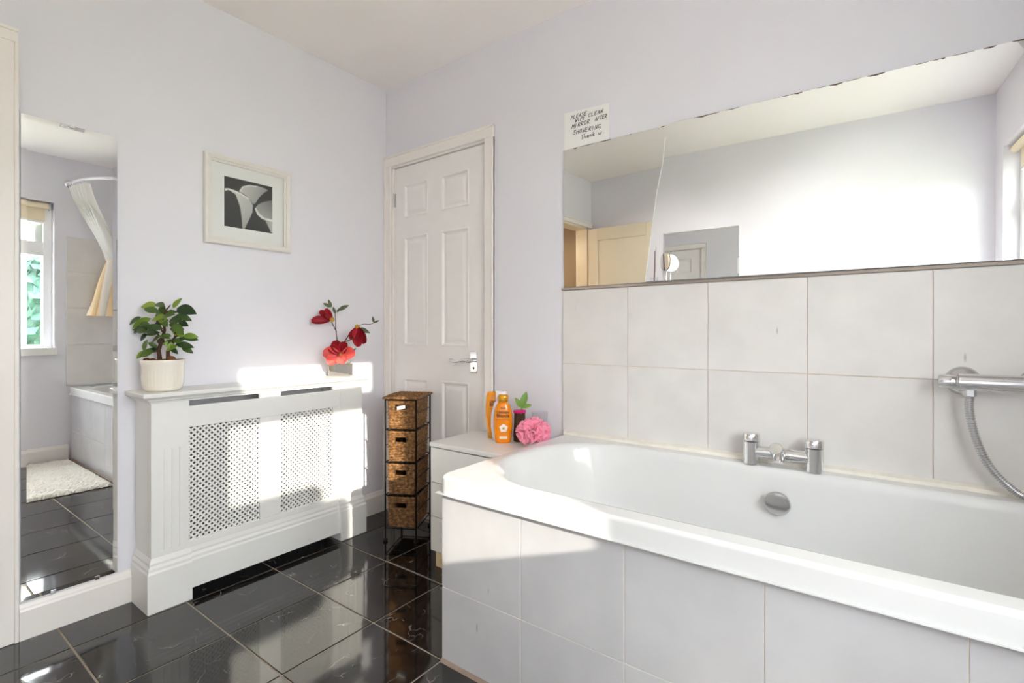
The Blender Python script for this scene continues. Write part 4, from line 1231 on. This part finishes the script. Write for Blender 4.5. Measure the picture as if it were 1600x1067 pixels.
def disc_decal(name, parent, c, prof, x0, z0, rad, mtl, rt, fr, p=2.6, lift=0.0006, n=20):
    pts = []
    for k in range(n):
        a_ = 2 * math.pi * k / n
        rr_ = rad * (1 + 0.12 * math.sin(5 * a_))
        x, z = x0 + rr_ * math.cos(a_), z0 + rr_ * math.sin(a_)
        w_, d_ = half_depth(prof, z)
        pts.append(c + rt * x + fr * (d_ * (max(0, 1 - (abs(x) / w_) ** p)) ** (1 / p) + lift) + UP * z)
    return MB().add(pts, [tuple(range(n))]).build(name, mtl, parent)
def rect_decal(name, parent, c, prof, x0, x1, z0, z1, mtl, rt, fr, p=2.6, lift=0.0005):
    vs_, fs_ = [], []
    n = 8
    for i in range(n + 1):
        x = x0 + (x1 - x0) * i / n
        for z in (z0, z1):
            w_, d_ = half_depth(prof, z)
            vs_.append(c + rt * x + fr * (d_ * (max(0, 1 - (abs(x) / w_) ** p)) ** (1 / p) + lift) + UP * z)
    for i in range(n): fs_.append((2 * i, 2 * i + 2, 2 * i + 3, 2 * i + 1))
    return MB().add(vs_, fs_).build(name, mtl, parent)
M_creamlab = mat('cream_label_print', 'f3e2c0', rough=0.4)
M_flowerlab = mat('white_flower_print', 'f4ebe2', rough=0.4)
M_goldlab = mat('gold_label_print', 'c88a1c', rough=0.4)

# shampoo bottle, cap on top
c1 = Vector((0.985, -0.165, TOPZ))
s1 = thing('shampoo_bottle', 'front orange shampoo bottle with gold cap on top, on the drawer unit', 'bottle', tuple(c1))
pr1 = [(0.0, 0.030, 0.017), (0.004, 0.034, 0.020), (0.02, 0.0365, 0.021), (0.07, 0.0405, 0.023), (0.105, 0.041, 0.023), (0.14, 0.037, 0.022), (0.162, 0.030, 0.019), (0.173, 0.022, 0.016), (0.178, 0.018, 0.014)]
MB().rings([superring(c1, w_, d_, z_) for z_, w_, d_ in pr1], cap0=True, cap1=True).build('body', M_orange, s1, smooth=50)
MB().rings([superring(c1, w_, d_, z_) for z_, w_, d_ in [(0.1785, 0.021, 0.0165), (0.181, 0.0225, 0.0175), (0.200, 0.0235, 0.0185), (0.206, 0.021, 0.017), (0.209, 0.018, 0.015)]], cap0=True, cap1=True).build('cap', M_gold, s1, smooth=50)
decal('label_text', s1, c1, pr1, 'Ultimate', 0.0155, 0, 0.130, M_label, CR, CT, 0.0004)
decal('label_text', s1, c1, pr1, 'Blends', 0.021, 0, 0.113, M_label, CR, CT, 0.0006)
rect_decal('label_line', s1, c1, pr1, -0.028, 0.028, 0.1025, 0.1035, M_label, CR, CT)
fd = disc_decal('label_flower', s1, c1, pr1, 0.002, 0.066, 0.017, M_flowerlab, CR, CT)
disc_decal('flower_centre', fd, c1, pr1, 0.002, 0.066, 0.005, M_goldlab, CR, CT, lift=0.0012)
rect_decal('label_band', s1, c1, pr1, -0.015, 0.018, 0.020, 0.031, M_creamlab, CR, CT)
rect_decal('label_line', s1, c1, pr1, -0.012, 0.012, 0.151, 0.1535, M_label, CR, CT)

# conditioner standing on its cap
c2 = c1 - CT * 0.100 - CR * 0.043
s2 = thing('conditioner_bottle', 'amber conditioner bottle standing on its gold cap nearest the cupboard door', 'bottle', tuple(c2))
pr2 = [(0.026, 0.027, 0.018), (0.032, 0.030, 0.020), (0.06, 0.0345, 0.021), (0.10, 0.0385, 0.022), (0.15, 0.0385, 0.022), (0.19, 0.035, 0.019), (0.205, 0.031, 0.013), (0.210, 0.028, 0.008)]
MB().rings([superring(c2, w_, d_, z_) for z_, w_, d_ in [(0.0, 0.0265, 0.018), (0.002, 0.028, 0.019), (0.0245, 0.028, 0.019), (0.0255, 0.027, 0.018)]], cap0=True, cap1=True).build('cap', M_gold, s2, smooth=50)
MB().rings([superring(c2, w_, d_, z_) for z_, w_, d_ in pr2], cap0=True, cap1=True).build('body', M_orange2, s2, smooth=50)
decal('label_text', s2, c2, pr2, 'Ultimate', 0.0145, 0.006, 0.163, M_label, CR, CT, 0.0004)
decal('label_text', s2, c2, pr2, 'Blends', 0.020, 0.006, 0.147, M_label, CR, CT, 0.0006)
rect_decal('label_line', s2, c2, pr2, -0.022, 0.026, 0.134, 0.135, M_label, CR, CT)
disc_decal('label_flower', s2, c2, pr2, 0.014, 0.102, 0.015, M_flowerlab, CR, CT)
# plain white bottle between them
c3 = c1 - CT * 0.050 - CR * 0.010
s3 = thing('white_bottle', 'plain white bottle standing between and behind the two orange bottles', 'bottle', tuple(c3))
pr3 = [(0.0, 0.034, 0.017), (0.004, 0.038, 0.019), (0.06, 0.046, 0.021), (0.12, 0.044, 0.021), (0.165, 0.031, 0.018), (0.176, 0.021, 0.016)]
MB().rings([superring(c3, w_, d_, z_) for z_, w_, d_ in pr3], cap0=True, cap1=True).build('body', M_whiteplas, s3, smooth=50)
MB().rings([superring(c3, w_, d_, z_) for z_, w_, d_ in [(0.1765, 0.022, 0.018), (0.180, 0.024, 0.019), (0.214, 0.024, 0.019), (0.219, 0.022, 0.017)]], cap0=True, cap1=True).build('cap', M_whiteplas, s3, smooth=50)

# small dark glass vase with a bamboo sprig
c4 = Vector((1.026, -0.098, TOPZ))
s4 = thing('bamboo_sprig_vase', 'dark little vase holding a green bamboo sprig behind the shampoo', 'plant', tuple(c4))
M_darkvase = mat('dark_glass_vase', '4a3a2c', rough=0.15, var=0.5, vscale=45)
MB().lathe([(0.001, 0.0), (0.026, 0.0), (0.028, 0.003), (0.027, 0.06), (0.025, 0.120), (0.0262, 0.124), (0.023, 0.122), (0.023, 0.02), (0.001, 0.018)], 28, Matrix.Translation(c4)).build('vase', M_darkvase, s4, smooth=50)
MB().lathe([(0.0267, 0.126), (0.029, 0.128), (0.029, 0.134), (0.0262, 0.136)], 28, Matrix.Translation(c4)).build('pink_band', M_hotpink, s4, smooth=50)
MB().tube([c4 + UP * 0.02, c4 + UP * 0.08 + CR * 0.003, c4 + UP * 0.15 + CR * 0.01], 0.004, 8).build('stalk', mat('bamboo_stalk', '6f8f3a', rough=0.5), s4, smooth=50)
BM = leaf_mesh('leaf', M_bamboo, wd=0.42, fold=0.2, droop=0.08)
bb = c4 + UP * 0.148 + CR * 0.008
for dx, dz, dep in ((0.022, 0.072, 0.0), (-0.028, 0.045, 0.01), (0.046, 0.014, 0.01), (-0.02, 0.02, -0.02), (0.012, 0.05, -0.022)):
    place_leaf(BM, s4, bb, bb + CR * dx + UP * dz + CT * dep, CT + UP * .4)

# clear plastic cup
c5 = Vector((1.100, -0.050, TOPZ))
s5 = thing('clear_cup', 'clear plastic cup with a printed fruit band behind the pink sponge', 'cup', tuple(c5))
MB().lathe([(0.001, 0.0), (0.030, 0.0), (0.031, 0.004), (0.036, 0.128), (0.0365, 0.131)], 32, Matrix.Translation(c5), cap=False).build('cup_wall', M_cup, s5, smooth=50)
m = MB()
for k in range(9):
    a0 = -2.2 + k * 0.14
    x0, x1 = a0, a0 + 0.12
    r_ = 0.0352
    m.add([c5 + Vector((r_ * math.cos(t), r_ * math.sin(t), z + (0.004 if k % 2 else 0))) for t, z in ((x0, 0.092), (x1, 0.090), (x1, 0.112), (x0, 0.108))], [(0, 1, 2, 3)])
m.build('printed_band', mat('green_yellow_print', 'b6bf4a', rough=0.5, var=0.5, vscale=70), s5)

# pink mesh sponge: ruffled ribbons folded round a centre
c6 = Vector((1.138, -0.155, TOPZ + 0.062))
s6 = thing('bath_sponge', 'fluffy pink mesh bath sponge on the drawer unit', 'bath sponge', (c6.x, c6.y, TOPZ))
rr = random.Random(5)
for k in range(26):
    th = rr.uniform(0, 2 * math.pi); ph = math.acos(rr.uniform(-0.75, 1))
    axis = Vector((math.cos(th) * math.sin(ph), math.sin(th) * math.sin(ph), math.cos(ph)))
    u = axis.orthogonal().normalized(); w = axis.cross(u)
    rot = rr.uniform(0, 6.28); u, w = u * math.cos(rot) + w * math.sin(rot), w * math.cos(rot) - u * math.sin(rot)
    rad = rr.uniform(0.054, 0.069); vs_, fs_ = [], []
    n = 16
    for i in range(n + 1):
        t = i / n * 2 - 1
        for j in range(4):
            s = j / 3
            off = u * t * 0.040 + w * (0.014 * math.sin(t * 7 + k) )
            p = axis * (rad * (0.35 + 0.65 * s) * (1 - 0.18 * t * t)) + off * (0.45 + 0.75 * s) + w * (0.006 * math.sin(t * 15 + s * 2))
            q = c6 + CR * (p.dot(CR) * 1.08) + CT * (p.dot(CT) * 0.62) + UP * (p.z * 0.90)
            q.x = min(q.x, 1.2035)
            q.z = max(q.z, TOPZ + 0.0015)
            vs_.append(q)
    for i in range(n):
        for j in range(3):
            fs_.append((i * 4 + j, (i + 1) * 4 + j, (i + 1) * 4 + j + 1, i * 4 + j + 1))
    o = MB().add(vs_, fs_).build('ruffle', M_pink, s6, smooth=80)
    sd = o.modifiers.new('thick', 'SOLIDIFY'); sd.thickness = 0.0016; sd.offset = 0

# ------------------------------------------------------------------ things by the window, seen in the tall mirror
rl = thing('shower_rail', 'white shower curtain rail fixed high on the window wall', 'rail', (W, -0.78, 2.22))
MB().tube(spline([(W - 0.004, -0.78, 2.225), (2.8, -0.765, 2.225), (2.6, -0.69, 2.225), (2.45, -0.54, 2.225), (2.37, -0.32, 2.225), (2.35, -0.003, 2.225)], 6), 0.0115, 14).build('rail_tube', M_whiteplas, rl, smooth=50)
MB().lathe([(0.032, 0.0), (0.030, 0.006), (0.016, 0.016)], 20, Matrix.Translation((W, -0.78, 2.225)) @ Matrix.Rotation(R(-90), 4, 'Y')).build('wall_flange', M_brush, rl, smooth=40)
MB().lathe([(0.032, 0.0), (0.030, 0.006), (0.016, 0.016)], 20, Matrix.Translation((2.35, 0, 2.225)) @ Matrix.Rotation(R(90), 4, 'X')).build('wall_flange', M_brush, rl, smooth=40)
sc_ = thing('shower_curtain', 'white shower curtain knotted up beside the window', 'curtain', (2.8, -0.66, 1.15))
def curtain_pt(s, t):
    """s across the cloth 0..1, t down 0..1"""
    top = Vector((2.972 - 0.27 * s, -0.778 + 0.05 * s * s + 0.018 * math.sin(s * 40), 2.196))
    ax_ = 2.80 - 0.10 * s; kn = Vector((2.900 + 0.030 * math.cos(s * 40), -0.515 + 0.045 * math.sin(s * 40) - 0.03 * (0.5 - s), 1.63))
    fl2 = Vector((2.925 + 0.048 * math.cos(s * 5.4 + .4) + 0.012 * math.cos(s * 60), -0.565 + 0.115 * math.sin(s * 5.4 + .4) + 0.012 * math.sin(s * 60), 1.16))
    if t < 0.6:
        f = t / 0.6; f2 = f * f * (3 - 2 * f) * 0.5 + f * 0.5
        p = top.lerp(kn, f2); p.z = top.z + (kn.z - top.z) * f
        return p
    f = (t - 0.6) / 0.4
    p = kn.lerp(fl2, f ** 0.7); p.z = kn.z + (fl2.z - kn.z) * f
    return p
def cloth(s_n, t0, t1, t_n):
    vs_, fs_, ac = [], [], []
    for i in range(t_n + 1):
        for j in range(s_n + 1):
            vs_.append(curtain_pt(j / s_n, t0 + (t1 - t0) * i / t_n)); ac.append(j / s_n)
    for i in range(t_n):
        for j in range(s_n):
            a_ = i * (s_n + 1) + j
            fs_.append((a_, a_ + 1, a_ + s_n + 2, a_ + s_n + 1))
    return vs_, fs_, ac
vs_, fs_, _a = cloth(120, 0.0, 0.6, 16)
MB().add(vs_, fs_).build('white_cloth', M_curtain, sc_, smooth=60)
vs_, fs_, ac = cloth(120, 0.6, 1.0, 12)
lo = MB().add(vs_, fs_).build('striped_hem', M_peach, sc_, smooth=60)
lo['label'] = 'peach and white striped lower hem'
at = lo.data.attributes.new('across', 'FLOAT', 'POINT')
for i, a_ in enumerate(ac): at.data[i].value = a_
for k in range(7):
    x = 2.965 - 0.26 * k / 6; yk = -0.778 + 0.05 * (k / 6) ** 2
    ps = [Vector((x, yk + 0.016 * math.cos(q), 2.217 + 0.020 * math.sin(q))) for q in [2 * math.pi * i / 16 for i in range(16)]]
    MB().tube(ps, 0.0022, 6, closed=True).build('ring', M_whiteplas, sc_, smooth=50)

# bath mat: shaggy pile
vs_, fs_ = [], []
rr = random.Random(2)
nx_, ny_ = 110, 60
mx0, mx1, my0, my1 = 1.83, 2.92, -1.42, -0.80
for i in range(nx_ + 1):
    for j in range(ny_ + 1):
        ed = min(i, nx_ - i, j, ny_ - j)
        z = 0.004 if ed == 0 else 0.012 + rr.uniform(0, 0.012)
        jx = rr.uniform(-0.004, 0.004) + (rr.uniform(-0.008, 0.008) if ed == 0 else 0)
        vs_.append((mx0 + (mx1 - mx0) * i / nx_ + jx, min(-0.792, my0 + (my1 - my0) * j / ny_ + rr.uniform(-0.004, 0.004) + (rr.uniform(-0.008, 0.004) if ed == 0 else 0)), z))
for i in range(nx_):
    for j in range(ny_):
        a_ = i * (ny_ + 1) + j
        fs_.append((a_, a_ + ny_ + 1, a_ + ny_ + 2, a_ + 1))
bmat = MB().add(vs_, fs_)
bmat.box(mx0 + 0.01, mx1 - 0.01, my0 + 0.01, my1 - 0.01, 0.001, 0.006)
tag(bmat.build('bath_mat', M_fleece), 'shaggy white bath mat on the floor beside the bath', 'bath mat')

# ------------------------------------------------------------------ front wall, seen in the cracked mirror
fm = thing('small_wall_mirror', 'rectangular frameless mirror on the wall reflected in the cracked mirror', 'mirror', (1.26, -D, 1.2))
x0, x1, z0, z1 = 0.968, 1.552, 1.02, 1.797
def xz(ins, y): return [Vector((x0 + ins, y, z0 + ins)), Vector((x1 - ins, y, z0 + ins)), Vector((x1 - ins, y, z1 - ins)), Vector((x0 + ins, y, z1 - ins))]
MB().rings([xz(0.012, -D + 0.0075), xz(0.0121, -D + 0.0075)], cap1=True).build('glass_face', M_mirror, fm)
MB().rings([xz(0, -D + 0.0065), xz(0.012, -D + 0.0075)]).build('bevel', M_mirror, fm)
MB().rings([xz(0, -D + 0.001), xz(0, -D + 0.0065)], cap0=True).build('glass_edge', M_medge, fm)
gs = thing('glass_shelf', 'narrow glass shelf under the small wall mirror', 'shelf', (1.15, -D, 1.4))
MB().box(0.84, 1.5, -D + 0.001, -D + 0.13, 1.330, 1.337).build('shelf_plate', mat('green_shelf_glass', (0.7, 0.85, 0.8), rough=0.02, trans=0.9), gs, bevel=0.001)
for x in (0.9, 1.44):
    MB().box(x, x + 0.02, -D + 0.0005, -D + 0.03, 1.318, 1.3295).build('bracket', M_chrome, gs, bevel=0.002)
sh = thing('shaving_mirror', 'round chrome shaving mirror on a stand by the small wall mirror', 'mirror', (1.0, -D + 0.07, 1.337))
shm = Matrix.Translation((1.008, -D + 0.075, 1.555)) @ Matrix.Rotation(R(42), 4, 'Z') @ Matrix.Rotation(R(-90), 4, 'X')
MB().lathe([(0.001, 0.006), (0.070, 0.006)], 36, shm, cap=False).build('mirror_disc', M_mirror, sh, smooth=50)
MB().tube([shm @ Vector((0.072 * math.cos(q), 0.072 * math.sin(q), 0.002)) for q in [2 * math.pi * i / 40 for i in range(40)]], 0.0045, 8, closed=True).build('rim', M_chrome, sh, smooth=50)
MB().lathe([(0.001, 0.0), (0.070, 0.0)], 36, shm, cap=False).build('back', M_brush, sh, smooth=50)
MB().tube([(1.008, -D + 0.07, 1.350), (1.008, -D + 0.07, 1.476)], 0.005, 12).build('stem', M_chrome, sh, smooth=50)
MB().lathe([(0.045, 1.3372), (0.045, 1.342), (0.012, 1.352)], 28, Matrix.Translation((1.008, -D + 0.07, 0))).build('base', M_chrome, sh, smooth=40)
tc_ = thing('toothbrush_tumbler', 'clear tumbler with a toothbrush beside the round shaving mirror', 'tumbler', (0.905, -D + 0.06, 1.337))
MB().lathe([(0.001, 1.3372), (0.030, 1.3372), (0.033, 1.435)], 24, Matrix.Translation((0.905, -D + 0.06, 0)), cap=False).build('glass', M_cup, tc_, smooth=50)
tb = MB().tube([(0.902, -D + 0.062, 1.343), (0.908, -D + 0.055, 1.50), (0.910, -D + 0.05, 1.66)], [0.005, 0.0045, 0.003], 8).build('toothbrush', mat('dark_red_brush', '5c2a2a', rough=0.4), tc_, smooth=50)
MB().box(0.903, 0.917, -D + 0.044, -D + 0.060, 1.655, 1.69).build('bristles', M_whiteplas, tb)

# ------------------------------------------------------------------ added ceiling spots, standing in for flash bounced off the front wall
cl_ = thing('added_spotlight_bar', 'added three-head spotlight bar on the ceiling, brightening the front wall', 'lamp', (1.43, -1.12, H))
MB().box(1.13, 1.73, -1.15, -1.09, H - 0.022, H - 0.001).build('bar', M_whiteplas, cl_, bevel=0.004)
for k, (x, aim) in enumerate(((1.20, (0.9, -2.35, 1.00)), (1.43, (1.9, -2.35, 1.10)), (1.66, (2.6, -2.35, 1.25)))):
    p0 = Vector((x, -1.12, H - 0.085)); dr = (Vector(aim) - p0).normalized()
    ym = dr.orthogonal().normalized(); xm = ym.cross(dr)
    hm = basis(p0, xm, ym, dr)
    MB().tube([(x, -1.12, H - 0.02), p0], 0.006, 10).build('arm', M_chrome, cl_, smooth=50)
    hd = MB().lathe([(0.001, -0.05), (0.022, -0.048), (0.028, -0.03), (0.036, 0.03), (0.037, 0.042), (0.034, 0.042), (0.030, 0.02), (0.001, 0.015)], 24, hm, cap=False).build('lamp_head', M_whiteplas, cl_, smooth=40)
    MB().lathe([(0.029, 0.024), (0.001, 0.026)], 24, hm, cap=False).build('bulb', M_lampg, hd, smooth=40)
    ld = bpy.data.lights.new('added_spot_light', 'SPOT'); ld.energy = SPOT_POWER; ld.color = (1.0, 0.97, 0.935)
    ld.spot_size = R(88); ld.spot_blend = 1.0; ld.shadow_soft_size = 0.03
    lo_ = bpy.data.objects.new('added_spot_light', ld); COL.objects.link(lo_)
    lo_.location = p0 + dr * 0.05
    lo_.rotation_euler = dr.to_track_quat('-Z', 'Y').to_euler()

# ------------------------------------------------------------------ outside the window
gr = MB().box(W + TW, 30, -20, 20, -0.5, -0.4).build('garden_ground', M_ground); struct(gr, 'garden lawn outside the window', 'ground')
OX = 4.6
LOUT = OX - GX
oh = thing('sun_blocker_wall', 'added sun-blocking wall with a tall pier outside the window', 'sun blocker', (OX, -4, -0.4))  # unseen blocker, added and shaped to cut the sun patch edges
SS = 0.40
ya = -1.719 - SS * LOUT
ht = 1.31 + 0.34 * LOUT
MB().box(OX, OX + 0.10, -5.5, ya, -0.4, ht - 0.03).build('wall', M_brick, oh)
MB().box(OX - 0.01, OX + 0.11, -5.5, ya, ht - 0.03, ht).build('blocker_coping', M_roof, oh)
MB().box(OX, OX + 0.10, ya, -1.575 - SS * LOUT, -0.4, 1.215 + 0.34 * LOUT).build('low_blocker', M_brick, oh)
MB().box(OX, OX + 0.12, -1.29 - SS * LOUT, -0.80 - SS * LOUT, -0.4, 4.6).build('pier', M_brick, oh)  # added upright that keeps sun out of the narrower light
# hedge trees
for hx, hy, hr, hz, lab in ((11.0, 0.6, 1.3, 1.35, 'dark green garden tree seen through the window in the tall mirror'), (12.5, 3.9, 1.6, 1.2, 'bushy garden tree further along the hedge')):
    tr = thing('garden_tree', lab, 'tree', (hx, hy, -0.4), group='trees outside the window')
    MB().tube([(hx, hy, -0.4), (hx, hy, hz)], [0.14, 0.06], 10).build('trunk', M_bark, tr, smooth=50)
    rr = random.Random(int(hx * 10)); mb = MB()
    for k in range(1800):
        th, cz = rr.uniform(0, 6.283), rr.uniform(-1, 1); sr = math.sqrt(1 - cz * cz); q = rr.uniform(0.72, 1.0)
        p = Vector((hx + hr * q * sr * math.cos(th), hy + hr * q * sr * math.sin(th), hz - 0.3 + 1.75 * q * cz))
        a_ = Vector((rr.uniform(-1, 1), rr.uniform(-1, 1), rr.uniform(-1, 1))).normalized() * 0.13
        b_ = a_.orthogonal().normalized() * 0.09
        mb.add([p - a_, p + b_, p + a_, p - b_], [(0, 1, 2, 3)])
    crown = mb.build('crown', M_hedge, tr); crown['kind'] = 'stuff'
    core = [(0.001, -1.30)] + [(hr * 0.84 * math.sin(q), -1.40 * math.cos(q)) for q in (0.4, 0.8, 1.2, 1.57, 1.95, 2.35, 2.75)] + [(0.001, 1.42)]
    MB().lathe(core, 18, Matrix.Translation((hx, hy, hz - 0.3)), cap=False).build('inner_foliage', M_hedge, tr, smooth=80)
